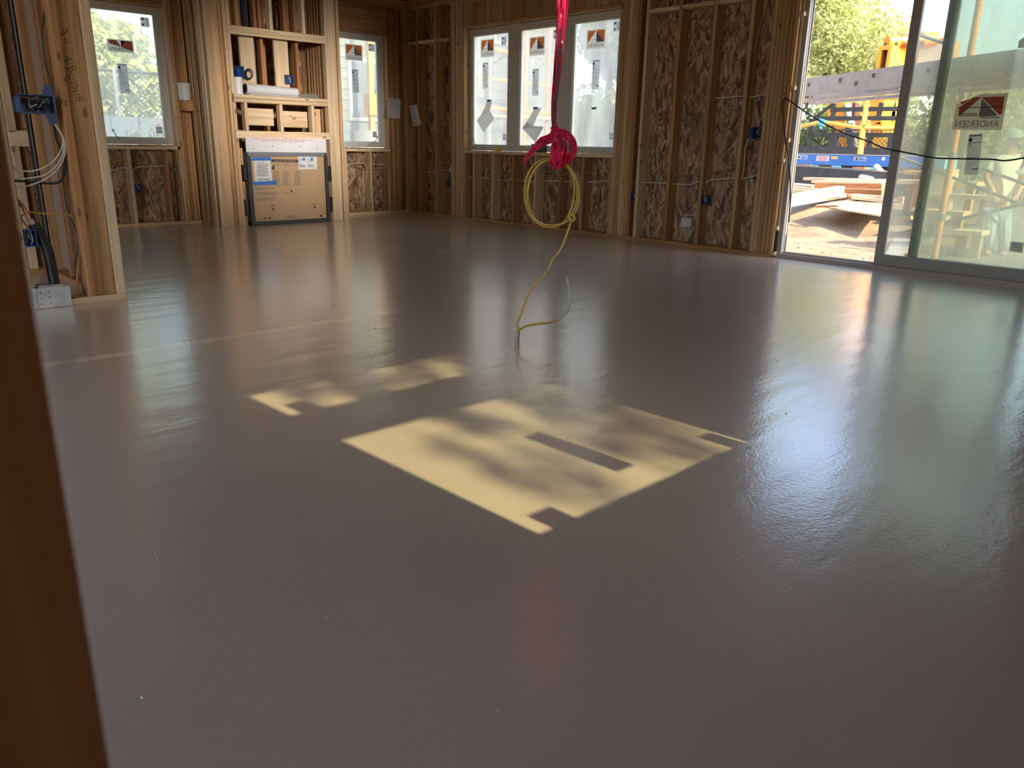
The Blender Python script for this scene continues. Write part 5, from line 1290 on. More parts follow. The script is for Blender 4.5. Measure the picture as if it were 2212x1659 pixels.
for (x0, z0) in ((9.0, 1.4), (12.9, 3.2)):
    f = MB().box(x0, x0+.8, hy0-.05, hy0+.01, z0, z0+1.2).build('house_window', M['whiteplastic'], nh)
    MB().box(x0+.07, x0+.73, hy0-.054, hy0-.049, z0+.07, z0+1.13).build('window_pane', M['concrete'], f)

# orange scaffold in front of that house
sc = root('orange_scaffold', (12.5, 13.2, G0), 'orange pipe scaffold in front of the grey house', 'scaffold')
def sy(u, v, Y=13.2): return ony(u, v, Y)
for a, b in (((1040, 100), (1100, 114)), ((1030, 168), (1200, 189)), ((1040, 232), (1200, 246)), ((1100, 110), (1142, 117))):
    MB().tube([sy(*a), sy(*b)], .045, 8).build('ledger_pipe', M['orangepipe'], sc, True)
for u in (1137, 1058, 1185):
    t_ = sy(u, 110); MB().tube([(t_.x, t_.y, G0), (t_.x, t_.y, 4.2)], .045, 8).build('standard_pipe', M['orangepipe' if u != 1058 else 'alum'], sc, True)
for a, b in (((1022, 94), (1200, 146)), ((1024, 166), (1100, 112)), ((1062, 138), (1100, 116)), ((1024, 292), (1100, 240)), ((1124, 124), (1200, 150))):
    MB().tube([sy(*a, 13.35), sy(*b, 13.35)], .025, 6).build('brace_pipe', M['alum'], sc, True)
t_ = sy(1120, 250); MB().box(t_.x-1.6, t_.x+1.6, 13.1, 13.5, 1.55, 1.6).build('deck_board', M['plywood'], sc)
for i, (x, lab) in enumerate(((9.15, 'yellow pump jack post by the house, left of the two'), (9.55, 'yellow pump jack post by the house, right of the two'))):
    r_ = root('yellow_post', (x, 13.9, G0), lab, 'post'); MB().box(x-.05, x+.05, 13.85, 13.95, G0, 4.6-.8*i).build('post', M['yellowpipe'], r_); MB().box(x-.1, x+.1, 13.8, 14.0, 1.5+.5*i, 1.9+.5*i).build('bracket', M['orangepipe'], r_)
for i, (x, y, w, h, lab) in enumerate(((8.55, 13.0, .75, 1.15, 'stack wrapped in white plastic behind the window by the fireplace, taller one'), (9.4, 13.1, .8, .85, 'stack wrapped in white plastic behind the window by the fireplace, lower one'))):
    m = MB(); rows = []
    rr = random.Random(i+5)
    for a in range(7):
        z = G0+h*a/6*1.3; k2 = 1-.10*(a/6)**2
        rows.append([(x+math.cos(b*math.pi/6)*w*.62*k2*(1+rr.uniform(-.07, .07)), y+math.sin(b*math.pi/6)*w*.5*k2*(1+rr.uniform(-.07, .07)), z) for b in range(13)])
    m.sheet(rows, .004); zt = rows[-1][0][2]; m.add([(*p_[:2], p_[2]) for p_ in rows[-1][:12]], [tuple(range(12))])
    tag(m.build('wrapped_stack', M['wrap'], None, True), lab, 'wrapped stack')
# white pickup-like low boards right of it are left plain dirt

# low wall and chain link fence outside the left window
cw = root('block_wall', (5, 13.3, G0), 'low grey block wall under the chain link fence', 'wall')
bm_ = None
for r_ in range(8):
    for c_ in range(14):
        x = 2.2+c_*.41+(.2 if r_ % 2 else 0); z = G0+r_*.2
        if bm_ is None: bm_ = MB().box(x, x+.40, 13.2, 13.4, z, z+.192).build('concrete_block', M['concrete'], cw)
        else:
            o = bm_.copy(); COL.objects.link(o); o.parent = cw; o.location = bm_.location+Vector((c_*.41+(.2 if r_ % 2 else 0), 0, r_*.2))
def chain(name, A, B, z0, z1, label, step=.09):
    A, B = Vector(A), Vector(B); f = root(name, (A.x, A.y, z0), label, 'fence'); L = (B-A).length; d = (B-A).normalized(); m = MB(); H = z1-z0
    n = int((L+H)/step)
    for i in range(n):
        for sgn in (0, 1):
            s0, s1 = i*step-H, i*step
            a0, a1, za, zb = s0, s1, z0, z1
            if a0 < 0: za = z0-a0; a0 = 0
            if a1 > L: zb = z1-(a1-L); a1 = L
            if a1 <= a0: continue
            if sgn: za, zb = z0+z1-za, z0+z1-zb
            m.bar(A+d*a0+Vector((0, 0, za)), A+d*a1+Vector((0, 0, zb)), .008, .008)
    o = m.build('chain_mesh', M['blacksteel'], f); o['kind'] = 'stuff'
    for k in range(int(L/2.2)+1):
        p = A+d*min(L, k*2.2); MB().tube([p+Vector((0, 0, z0-.1)), p+Vector((0, 0, z1+.05))], .03, 8).build('fence_post', M['galv'], f, True)
    MB().tube([A+Vector((0, 0, z1)), B+Vector((0, 0, z1))], .02, 8).build('top_rail', M['blacksteel'], f, True); return f
chain('chain_link_fence', (2.0, 13.3, 0), (7.6, 13.3, 0), 1.30, 1.95, 'chain link fence on the block wall outside the left window')
a, b = onx(1700, 300, 20.6), onx(1960, 300, 20.6)
chain('chain_link_fence', (20.6, a.y, 0), (20.6, b.y, 0), G0+.1, onx(1760, 281, 20.6).z, 'chain link fence behind the black rack in the door view', .11)
o_ = shrub(4.5, 12.6, 1.35, .5, 'small orange flowering shrub below the chain link fence', 700, 77, 'leaf', .06)
fo = MB()
rr = random.Random(8)
for i in range(60):
    c = Vector((4.5+rr.uniform(-.4, .4), 12.5+rr.uniform(-.3, .1), G0+rr.uniform(.9, 1.5))); fo.obox(c, (rr.uniform(.01, .025), 0, .005), (0, .015, 0), (0, .002, .012))
fo.build('flowers', M['orangepipe'], o_)

# aluminium scaffold plank just outside the sliding door
LA, LB = Vector((9.20, 4.80, 1.80)), Vector((7.52, 2.11, 1.80))
dL = (LB-LA); dL.z = 0; dL.normalize(); LA = LA-dL*0.6; LB = LB+dL*1.2
nL = Vector((-dL.y, dL.x, 0));  nL = nL if nL.x > 0 else -nL
pk = root('aluminium_plank', (LA+LB)/2, 'aluminium ladder plank hanging level just outside the sliding door', 'plank')
for k_i, o_f in enumerate((0, .48)):
    m = MB(); a, b = LA+nL*o_f, LB+nL*o_f
    m.bar(a+Vector((0, 0, -.095)), b+Vector((0, 0, -.095)), .004, .19)
    sgn = 1 if k_i == 0 else -1
    for zz in (0, -.19): m.bar(a+nL*.02*sgn+Vector((0, 0, zz)), b+nL*.02*sgn+Vector((0, 0, zz)), .045, .006)
    m.bar(a+nL*.03*sgn+Vector((0, 0, -.235)), b+nL*.03*sgn+Vector((0, 0, -.235)), .05, .035)
    m.build('side_rail', M['alum'], pk)
nN = -nL; cN = float(np.array(nL)@np.array(LA))
for (u, v) in ((1747, 183), (1815, 173), (1849, 180), (1887, 163), (1960, 168), (2005, 152), (2090, 158), (2150, 138)):
    c = onp(u, v, np.array(nL), cN-.003)
    if c.z > LA.z-.02 or c.z < LA.z-.19: c.z = LA.z-.09
    g = MB()
    for (du, dz, w, hh) in ((-.021, 0, .004, .046), (.021, 0, .004, .046), (0, .021, .046, .004), (0, -.021, .046, .004)):
        g.obox(c+dL*du+Vector((0, 0, dz)), dL*(w/2+.001), nL*.004, Vector((0, 0, hh/2+.001)))
    rg = g.build('rung_collar', M['alum'], pk)
    MB().obox(c+nL*.2155, dL*.021, nL*.22, Vector((0, 0, .021))).build('rung_core', M['black'], rg)
for s_ in (.35, .62): MB().bar(LA.lerp(LB, s_)+nL*.25+Vector((0, 0, -.21)), LA.lerp(LB, s_)+nL*.25+Vector((0, 0, -.212))+dL*.5, .4, .012).build('deck_strip', M['alum'], pk)
for s_ in (-0.02, 1.02):
    p = LA.lerp(LB, s_)+nL*.24
    q_ = root('prop_post', (p.x, p.y, G0), 'grey post holding up the %s end of the aluminium plank' % ('far' if s_ < .5 else 'near'), 'post')
    MB().box(p.x-.04, p.x+.04, p.y-.04, p.y+.04, G0, 1.565).build('post', M['alum'], q_); MB().box(p.x-.10, p.x+.26, p.y-.06, p.y+.06, 1.520, 1.562).build('cross_bar', M['alum'], q_)

# ---- crane ------------------------------------------------------------------
XC = 22.0
def cb_(u0, v0, u1, v1, X): a, b = onx(u0, v0, X), onx(u1, v1, X); return min(a.y, b.y), max(a.y, b.y), min(a.z, b.z), max(a.z, b.z)
cr = root('yellow_crane', onx(1905, 330, XC), 'yellow boom crane, its shaded faces coloured orange, standing outside the sliding door', 'crane')
def Z(u, v, X=XC): return onx(u, v, X).z
def Yv(u, v, X=XC): return onx(u, v, X).y
ya, yb_ = Yv(1896, 115), Yv(1924, 115); zt = Z(1910, 98)
m = MB(); sl0, sl1 = ya-.26*(ya-yb_), yb_+.26*(ya-yb_)
zs0, zs1 = Z(1908, 148), Z(1908, 108)
zb = Z(1880, 268)
m.box(XC, XC+.06, sl0, ya, zb, zt); m.box(XC, XC+.06, yb_, sl1, zb, zt); m.box(XC, XC+.06, sl1, sl0, zs1, zt); m.box(XC, XC+.06, sl1, sl0, zb, zs0)
m.box(XC+.06, XC+1.5, ya-.06, ya, zb, zt); m.box(XC+.06, XC+1.5, yb_+.06, ya-.06, zt-.05, zt)
m.build('mast', M['crane_shaded'], cr)
MB().box(XC+.062, XC+1.5, yb_-.002, yb_+.06, zb, zt).build('mast_side', M['crane_sunlit'], cr)  # right side coloured as sunlit, the front above as shaded
MB().box(XC+.30, XC+.34, sl1-.1, sl0+.1, zs0-.2, zs1+.2).build('slot_back', M['roofing'], cr)
for zz in (Z(1895, 212), Z(1895, 245), Z(1895, 268)+.25):
    m = MB()
    m.prism([(XC+.75-.12, yb_-.008, zz), (XC+.75, yb_-.008, zz+.35), (XC+.75+.12, yb_-.008, zz), (XC+.75, yb_-.008, zz-.22)], (0, .006, 0)); m.build('lightening_hole', M['roofing'], cr)
MB().tube([(XC+.3, Yv(1930, 95)+.3, zt+.10), (XC+1.3, Yv(1930, 95)-.55, zt+.22)], .17, 14).build('winch_drum', M['crane_shaded'], cr, True)
MB().tube([(XC+.55, Yv(1930, 95)+.09, zt+.13), (XC+1.0, Yv(1930, 95)-.30, zt+.184)], .185, 14).build('hose_coil', M['copper'], cr, True)
y0, y1, z0, z1 = cb_(1946, 86, 2032, 150, XC+1.3)
MB().box(XC+1.3, XC+2.4, y0, y1, Z(1960, 150, XC+1.3)-.4, Z(1960, 88, XC+1.3)).build('boom', M['crane_shaded'], cr)
p0 = onx(2007, 118, XC+1.28); MB().box(XC+1.285, XC+1.298, p0.y-.28, p0.y+.28, p0.z-.26, p0.z+.26).build('decal', M['whiteplastic'], cr)
MB().prism([onx(u, v, XC-.3) for (u, v) in ((1783, 206), (1797, 206), (1798, 220), (1825, 220), (1826, 270), (1837, 327), (1822, 330), (1803, 276), (1800, 254), (1788, 254))], (.9, 0, 0)).build('stabiliser_arm', M['crane_shaded'], cr)
MB().tube([onx(1829, 226, XC-.4), onx(1843, 290, XC-.4)], .10, 12).build('ram_rod', M['chrome'], cr, True)
MB().tube([onx(1838, 268, XC-.4), onx(1846, 330, XC-.4)], .15, 12).build('ram_body', M['blacksteel'], cr, True)
MB().prism([onx(u, v, XC) for (u, v) in ((1845, 283), (1905, 262), (1912, 330), (1848, 332))], (1.0, 0, 0)).build('turret', M['crane_shaded'], cr)
MB().prism([onx(u, v, XC-.5) for (u, v) in ((1880, 302), (1925, 298), (1928, 326), (1884, 328))], (.45, 0, 0)).build('counter_box', M['crane_sunlit'], cr)
a, b = Yv(1840, 330), Yv(1935, 330)
MB().box(XC-.2, XC+2.5, b-.2, a+.2, .35, 1.05).build('chassis', M['blacksteel'], cr)
for xx in (XC+.2, XC+2.0):
    for yy in (b, a): MB().tube([(xx, yy-.15, G0+.45), (xx, yy+.15, G0+.45)], .45, 16).build('wheel', M['black'], cr, True)

# ---- blue platform and black rack ---------------------------------------------
XP = 19.0
bp_ = root('blue_platform', onx(1820, 380, XP), 'blue steel platform edge with white stickers in front of the crane', 'platform')
yL, yR = Yv(1690, 345, XP), Yv(2015, 345, XP); zt, zb = Z(1800, 334.5, XP), Z(1800, 356.5, XP)
MB().box(XP, XP+.06, yR, yL, zb, zt).build('blue_beam', M['bluepaint'], bp_)
MB().box(XP-.01, XP+1.6, yR, yL, zt, zt+.02).build('deck_edge', M['alum'], bp_)
MB().box(XP+.02, XP+1.6, yR, yL, zb-.30, zb-.12).build('under_frame', M['blacksteel'], bp_)
for k in range(5):
    yy = yR+.4+(yL-yR-.8)*k/4; MB().box(XP+.1, XP+.3, yy-.08, yy+.08, G0, zb-.29).build('support_leg', M['blacksteel'], bp_)
def plate(u0, v0, u1, v1, mat, name, k=.004, par=bp_, X=XP):
    a, b = onx(u0, v0, X), onx(u1, v1, X); return MB().box(X-k, X-k+.003, min(a.y, b.y), max(a.y, b.y), min(a.z, b.z), max(a.z, b.z)).build(name, M[mat], par)
for (u0, v0, u1, v1) in ((1721, 334.8, 1744, 344), (1845.5, 338.8, 1870, 347.5)):
    s = plate(u0, v0, u1, v1, 'paper', 'maker_sticker')
    a, b = onx(u0+9.5, v0+1.2, XP-.0055), onx(u1-.8, v1-1, XP-.0055); MB().box(XP-.0058, XP-.005, b.y, a.y, b.z, a.z).build('blue_field', M['bluepaint'], s)
    t = MB(); text_on(t, 'STAR', .075, onx((u0+u1)/2+5, (v0+v1)/2-1.3, XP-.0064), (0, -1, 0), (0, 0, 1)); t.build('lettering', M['paper'], s)
    c = onx(u0+5, (v0+v1)/2, XP-.006); t = MB(); t.prism([c+Vector((0, math.cos(i*math.pi/5+1.57)*(.05 if i % 2 == 0 else .02), math.sin(i*math.pi/5+1.57)*(.05 if i % 2 == 0 else .02))) for i in range(10)], (-.0006, 0, 0)); t.build('star_mark', M['dark_ink'], s)
s = plate(1764.5, 336, 1790, 348.5, 'paper', 'red_notice'); t = MB()
for i in range(5): t.bar(onx(1766.5, 338+i*2.1, XP-.006), onx(1787, 338.4+i*2.1, XP-.006), .010, .0006, up=(1, 0, 0))
t.build('red_print', M['print_red'], s)
plate(1796, 337.5, 1809, 344, 'yellowdecal', 'yellow_sticker')
c = onx(1908.5, 343, XP-.003); MB().tube([c, c+Vector((-.002, 0, 0))], .045, 14).build('round_sticker', M['paper'], bp_)
for (u0, v0, u1, v1) in ((1747.5, 356, 1767.5, 366), (1768.5, 360, 1785, 366), (1798, 357.5, 1817, 364.5), (1872.5, 361, 1901, 371)): plate(u0, v0, u1, v1, 'lightblue', 'light_blue_label', .012)
for (u0, v0, u1, v1) in ((1712, 355, 1741.5, 365), (1841, 361, 1867, 369.5)):
    a, b = onx(u0, v0, XP-.3), onx(u1, v1, XP-.3)
    MB().box(XP-.3, XP+.3, min(a.y, b.y), max(a.y, b.y), min(a.z, b.z), max(a.z, b.z)).build('timber_block', WOOD['red'][1], bp_)
for (u0, v0, u1, v1) in ((1718, 364, 1749, 370), (1844, 369.5, 1873, 376)):
    a, b = onx(u0, v0, XP-.3), onx(u1, v1, XP-.3); zc = (a.z+b.z)/2
    stick('bearer_plank', bp_, XP-.45, XP+.3, b.y, a.y, zc-.04, zc+.03, 'fir')
rk = root('black_rack', onx(1840, 330, XP+.4), 'black steel rail rack standing on the blue platform', 'rack')
XK = XP+.4
def rail(u0, v0, u1, v1, th=.10, X=XK, mat='blacksteel', par=rk, name='rail'): return MB().bar(onx(u0, v0, X), onx(u1, v1, X), th, th).build(name, M[mat], par)
rail(1795, 237, 1945, 235); rail(1760, 256, 1945, 255.5); rail(1752, 291, 1940, 292, .11); rail(1700, 323, 1940, 330, .20, name='base_rail')
for (u0, v0, u1, v1, th) in ((1755.5, 256, 1747, 330, .10), (1803, 291, 1797, 331, .19), (1839, 291, 1835, 331, .10), (1880, 291, 1876, 333, .10), (1905, 222, 1896, 258, .09), (1803, 224, 1798, 258, .09), (1846, 222, 1842, 258, .06), (1926, 292, 1920, 333, .10)): rail(u0, v0, u1, v1, th, name='rack_post')
rail(1760, 254, 1802, 223, .06, name='brace')
yg = root('yellow_guard_rail', onx(1865, 333, XP-.2), 'yellow pipe guard rail standing on the blue platform edge', 'guard rail')
XG = XP-.15
def gpipe(pts, r=.045, name='rail'): return MB().tube([onx(u, v, XG) for u, v in pts], r, 8).build(name, M['yellowpipe'], yg, True)
gpipe([(1690, 222), (1735, 217), (1790, 214), (1870, 212), (1950, 212)]); gpipe([(1690, 284), (1740, 271), (1775, 263), (1850, 275), (1862, 277)]); gpipe([(1868, 276), (1950, 278)])
gpipe([(1873, 211), (1866, 270)], .06, 'post'); gpipe([(1864, 278), (1858, 333)], .07, 'post'); gpipe([(1868, 262), (1878, 262), (1878, 274), (1867, 274)], .03, 'bracket')
c = onx(1776, 264, XG-.05)
tag(MB().obox(c, (.05, 0, 0), (0, .07, .02), (0, -.02, .06)).obox(c+Vector((0, .02, -.08)), (.03, 0, 0), (0, .03, 0), (0, .01, .07)).build('blue_rag', M['cyantape']), 'blue tape knot on the sagging yellow rail', 'tape')

# ---- lumber, sheet goods and odds and ends on the dirt ---------------------------
def plank_px(u0, v0, u1, v1, X, w, t, label, pal='pale', dx=0.0, cat='plank', name='plank', par=None, group=None):
    """plank along the line between two pixels seen at depth X (far end at X+dx); w wide, t thick"""
    a, b = onx(u0, v0, X), onx(u1, v1, X+dx)
    L = (b-a).length
    key_c = (a+b)/2
    o = stick(name, par, -L/2, L/2, -w/2, w/2, -t/2, t/2, pal)
    o.location = key_c-(WORLD[par.name] if par else Vector((0, 0, 0))); WORLD[o.name] = key_c
    d = (b-a).normalized(); o.rotation_mode = 'QUATERNION'; o.rotation_quaternion = d.to_track_quat('X', 'Z')
    return tag(o, label, cat, group) if label else o
plank_px(1742, 386, 1912, 390.5, 15.0, .28, .05, 'pale plank on top of the timber heap, topmost', 'pale')
plank_px(1766, 392.5, 1912, 396, 14.6, .50, .04, 'wide pale plank lying over the brown beams')
plank_px(1767, 402.5, 1912, 404, 14.3, .30, .125, 'brown beam under the wide pale plank, upper of two', 'red', cat='beam', name='beam')
plank_px(1813, 413.5, 1912, 417, 14.0, .30, .11, 'brown beam with wavy grain, lower of two', 'red', cat='beam', name='beam')
plank_px(1700, 398, 1766, 404, 15.4, .5, .05, 'grey weathered plank left of the brown beams', 'pale')
plank_px(1690, 404, 1790, 412, 14.2, .25, .05, 'pale plank behind the two crossing planks')
plank_px(1690, 411, 1765, 415, 13.9, .25, .05, 'pale plank lying flat left of the crossing planks')
plank_px(1700, 428, 1815, 407, 12.2, .16, .06, 'upper of the two pale planks lying at a slant', 'pale', 1.6)
plank_px(1695, 434, 1815, 412, 12.0, .16, .16, 'pale timber lying at a slant under the upper plank', 'pale', 1.6, 'beam', 'beam')
plank_px(1690, 443, 1850, 416, 11.8, .16, .07, 'lowest long pale plank lying at a slant', 'pale', 2.6)
plank_px(1840, 422, 1912, 428, 13.2, .3, .05, 'pale plank end poking out above the plywood sheet')
plank_px(1845, 426, 1912, 434, 13.0, .2, .05, 'lower pale plank end poking out above the plywood sheet')
pl = [onx(1762, 443, 12.2), onx(1845, 429.5, 13.2), onx(1925, 432, 13.2), onx(1925, 469, 11.6)]
tag(MB().prism(pl, (0, 0, -.02)).build('plywood_sheet', M['plywood']), 'plywood sheet leaning on the dirt before the timber heap', 'plywood sheet')
pl = [onx(1832, 431, 13.12), onx(1883, 431.5, 13.1), onx(1864, 441.5, 12.75)]
tag(MB().prism([q_+Vector((0, 0, .012)) for q_ in pl], (0, 0, -.006)).build('grey_paper', M['papershade']), 'grey paper corner lying on the plywood sheet', 'paper')
for i, (a, b) in enumerate((((1765, 448), (1812, 446)), )):
    plank_px(a[0], a[1]-2, b[0], b[1]-1, 12.0, .08, .03, 'small orange wood strip at the edge of the plywood sheet', 'red')
# mound of dirt that carries the heap
XS, YS = np.linspace(9.6, 17.0, 38), np.linspace(-2.0, 12.0, 57)
mr = np.random.default_rng(3)
def hmound(x, y):
    a = min(1, max(0, (x-10.6)/3.4)); a = a*a*(3-2*a); b = min(1, max(0, (17.2-x)/1.5)); c = min(1, max(0, (y+1.8)/2.0))*min(1, max(0, (12-y)/2.0))
    return G0-.03+(.50*a*b*c)+.03*math.sin(3.1*x+1.7*y)*math.sin(2.3*y-x)*a*c
m = MB(); m.add([(x, y, hmound(x, y)+float(mr.normal())*.008) for x in XS for y in YS], [(i*57+j, (i+1)*57+j, (i+1)*57+j+1, i*57+j+1) for i in range(37) for j in range(56)])
tag(m.build('dirt_mound', M['ground'], None, True), 'low mound of dirt under the timber heap outside the door', None, None, 'structure')
hb = root('timber_bearers', (14.6, 6.4, G0), 'rough bearers carrying the timber heap', 'beam', None)
for yy in (5.4, 6.4, 7.4): stick('bearer', hb, 14.1, 15.6, yy-.05, yy+.05, .10, .26, 'fir')
tag(MB().tube([onx(1893, 361, 17.5), onx(1914, 385, 16.8)], .07, 10).build('white_pipe', M['whiteplastic'], None, True), 'white plastic pipe leaning against the blue platform', 'pipe')
tag(MB().tube([onx(1860, 383, 16.5), onx(1882, 388, 16.2)], .06, 10).build('white_pipe', M['whiteplastic'], None, True), 'short white pipe lying on the timber heap', 'pipe')
tag(MB().obox(onx(1840, 378, 17.0)-Vector((0, 0, .32)), (.5, 0, 0), (0, 1.8, .05), (0, -.02, .44)).build('grey_tarp_heap', M['blacksteel']), 'dark folded tarp below the blue platform', 'tarp')
# glove and hand tool on the dirt
def dz(u, v): return onz(u, v, G0)
gv = root('work_glove', dz(1847, 520), 'dark red work glove lying on the dirt', 'glove')
c = dz(1847, 520)
nodes = [c+Vector((0, 0, .035)), c+Vector((-.04, -.10, .04)), c+Vector((.06, .12, .04))]; edges = [(0, 1), (0, 2)]; radii = [(.055, .03), (.05, .03), (.045, .03)]
for k in range(5):
    nodes.append(c+Vector((.05+.02*k, .16-.03*k, .04))); nodes.append(c+Vector((.02-.03*k+.09, .25-.045*k, .03)))
    edges += [(2 if k < 4 else 0, 3+2*k), (3+2*k, 4+2*k)]; radii += [.017, .014]
skin_mesh('glove_body', nodes, edges, radii, 1).build('glove_body', M['glove'], gv, True)
tl = root('clamp_tool', dz(1878, 508), 'chrome bar clamp with blue handle lying on the dirt', 'tool')
a, b = dz(1860, 521)+Vector((0, 0, .05)), dz(1898, 486)+Vector((0, 0, .22))
MB().tube([a, a.lerp(b, .6)], .028, 10).build('blue_handle', M['bluepaint'], tl, True)
MB().tube([a.lerp(b, .5), b], .035, 10).build('chrome_bar', M['chrome'], tl, True)
q_ = a.lerp(b, .72); MB().tube([q_+Vector((0, -.12, .02)), q_+Vector((0, .12, .0))], .05, 12).build('screw_wheel', M['chrome'], tl, True)
MB().tube([q_+Vector((.05, -.02, 0)), q_+Vector((.12, -.06, -.2))], .03, 8).build('jaw', M['chrome'], tl, True)
# loose stones scattered over the dirt
st = MB(); rr = random.Random(12)
for i in range(500):
    x = rr.uniform(7.6, 14); y = rr.uniform(1.5, 8); s_ = rr.uniform(.008, .03)
    st.add([(x+s_*math.cos(k*2.1)*rr.uniform(.7, 1.2), y+s_*math.sin(k*2.1)*rr.uniform(.7, 1.2), G0) for k in range(3)]+[(x, y, G0+s_*.8)], [(0, 1, 3), (1, 2, 3), (2, 0, 3), (0, 2, 1)])
st = st.build('dirt_crumbs', M['ground']); tag(st, 'crumbs of dry earth scattered before the sliding door', 'dirt', None, 'stuff')

# ---- scaffold right behind the fixed door panel -------------------------------
s2 = root('door_scaffold', onx(2015, 590, 8.6), 'orange scaffold post with grey braces close behind the door glass', 'scaffold')
a = onx(2012, 590, 8.6)
MB().tube([(a.x, a.y, G0), (a.x, a.y, 3.2)], .032, 10).build('standard_pipe', M['orangepipe'], s2, True)
for zz in (.35, .95, 1.5): MB().tube([(a.x, a.y, zz), (a.x, a.y, zz+.06)], .040, 10).build('coupler', M['steelgrey'], s2, True)
MB().tube([onx(2010, 540, 8.6), onx(1955, 554, 8.6)], .028, 8).build('ledger_pipe', M['orangepipe'], s2, True)
MB().tube([onx(2057, 205, 8.6), onx(2068, 282, 8.6)], .03, 8).build('short_pipe', M['orangepipe'], s2, True)
for (p, q_) in (((1905, 512), (2215, 440)), ((1940, 338), (2215, 445)), ((2110, 360), (2215, 398)), ((1985, 76), (2050, 96))):
    MB().tube([onx(*p, 8.9), onx(*q_, 8.9)], .016, 8).build('brace_pipe', M['steelgrey'], s2, True)
b = onx(2230, 560, 9.2); MB().tube([(b.x, b.y, G0), (b.x, b.y, 3.2)], .032, 10).build('standard_pipe', M['orangepipe'], s2, True)
# timber and sheet stacks there
plank_px(1915, 480, 1970, 470, 11.0, .08, .05, 'brown stick leaning behind the sliding panel', 'fir')
tr_ = root('timber_rack', onz(2090, 500, G0), 'low rack of pale planks behind the orange scaffold post', 'rack')
for (u0, v0, u1, v1, X, w) in ((1945, 392, 2120, 398, 13.0, .4), (2000, 420, 2150, 428, 12.6, .35), (1990, 455, 2090, 462, 12.0, .35), (2060, 500, 2130, 504, 11.2, .3)):
    plank_px(u0, v0, u1, v1, X, w, .06, None, 'pale', par=tr_)
plank_px(1960, 372, 2010, 376, 13.6, .3, .06, None, 'fir', par=tr_)
for (u, v, X) in ((1985, 374, 13.6), (1970, 392, 13.05), (2100, 396, 13.05), (2020, 455, 12.1), (2075, 458, 12.1), (2080, 500, 11.25), (2115, 502, 11.25), (2040, 420, 12.65), (2130, 426, 12.65)):
    p = onx(u, v, X); MB().box(p.x-.05, p.x+.05, p.y-.05, p.y+.05, G0-.05, p.z-.035).build('rack_post', WOOD['fir'][2], tr_)
pl = [dz(1912, 552)+Vector((0, 0, .02)), dz(1960, 560)+Vector((0, 0, .02)), dz(1995, 510)+Vector((0, 0, .25)), dz(1948, 505)+Vector((0, 0, .25))]
tag(MB().prism(pl, (0, 0, -.01)).build('plastic_sheet', M['wrap']), 'clear plastic sheet over a heap behind the sliding panel', 'plastic sheet')
tag(MB().box(*sorted((onx(2010, 330, 12.5).x, 13.0)), *sorted((onx(2010, 330, 12.5).y, onx(2045, 330, 12.5).y)), onx(2010, 364, 12.5).z, onx(2010, 341, 12.5).z).build('blue_crate', M['lightblue']), 'light blue crate behind the orange scaffold post', 'crate')
tag(MB().box(12.55, 12.95, *sorted((onx(2006, 370, 12.5).y, onx(2048, 370, 12.5).y)), G0, onx(2010, 364.5, 12.5).z).build('timber_stand', M['plywood']), 'plywood stand under the light blue crate', 'stand')
# lumber pile outside the triple window
for i in range(7):
    z = G0+.04+i*.16
    o = stick('plank', None, -1.6, 1.6, -.14, .14, -.05, .05, 'pale' if i % 2 else 'fir'); o.location = (13.2+.05*i, 10.9+.06*i, z+.05); o.rotation_euler = (0, 0, .9+.05*i); WORLD[o.name] = Vector(o.location)
    tag(o, 'plank in the low pile outside the triple window, ' + ('lowest', 'second from the bottom', 'third from the bottom', 'middle one', 'third from the top', 'second from the top', 'topmost')[i], 'plank', 'planks piled outside the triple window')
rw = root('red_white_barrier', (13.0, 9.9, G0), 'red and white striped barrier outside the right pane of the triple window', 'barrier')
for i in range(8): MB().box(13.0-.02, 13.0+.02, 9.2+i*.2, 9.4+i*.2-.002, .75, .95).build('stripe_board', M['print_red' if i % 2 else 'paper'], rw)
for yy in (9.25, 10.75): MB().box(13.03, 13.09, yy-.03, yy+.03, G0, 1.0).build('barrier_leg', M['paper'], rw)

# ---- the worker behind the glass -------------------------------------------------
pf = dz(2150, 557); PCW = float(VN@np.array(pf))
def wp(u, v, k=0.0): return onp(u, v, VN, PCW+k)
wk = root('person', Vector((pf.x, pf.y, G0)), 'worker in a white shirt, pale jeans and grey cap, standing behind the door glass', 'person')
J = dict(pel=wp(2157, 446), sp=wp(2161, 408, -.02), ch=wp(2168, 358, -.05), nk=wp(2180, 326, -.10), hd=wp(2186, 309, -.14), ht=wp(2189, 297, -.15),
         sl=wp(2142, 346, -.02), el=wp(2130, 386, -.05), wl=wp(2146, 414, -.18), hl=wp(2152, 423, -.20), sr=wp(2199, 344, -.10), er=wp(2211, 388, -.12), wr=wp(2198, 420, -.22), hr=wp(2192, 429, -.24),
         hipl=wp(2145, 456, .02), kl=wp(2138, 503, -.05), al=wp(2134, 546, .03), fl=wp(2130, 553, -.12), hipr=wp(2169, 456, -.02), kr=wp(2170, 503, -.10), ar=wp(2168, 545, -.03), fr=wp(2164, 552, -.18))
for k_n in ('fl', 'fr'): J[k_n].z = G0+.035
for k_n in ('al', 'ar'): J[k_n].z = G0+.085
names = list(J); idx = {n: i for i, n in enumerate(names)}
E_ = [('pel', 'sp'), ('sp', 'ch'), ('ch', 'nk'), ('nk', 'hd'), ('hd', 'ht'), ('ch', 'sl'), ('sl', 'el'), ('el', 'wl'), ('wl', 'hl'), ('ch', 'sr'), ('sr', 'er'), ('er', 'wr'), ('wr', 'hr'), ('pel', 'hipl'), ('hipl', 'kl'), ('kl', 'al'), ('al', 'fl'), ('pel', 'hipr'), ('hipr', 'kr'), ('kr', 'ar'), ('ar', 'fr')]
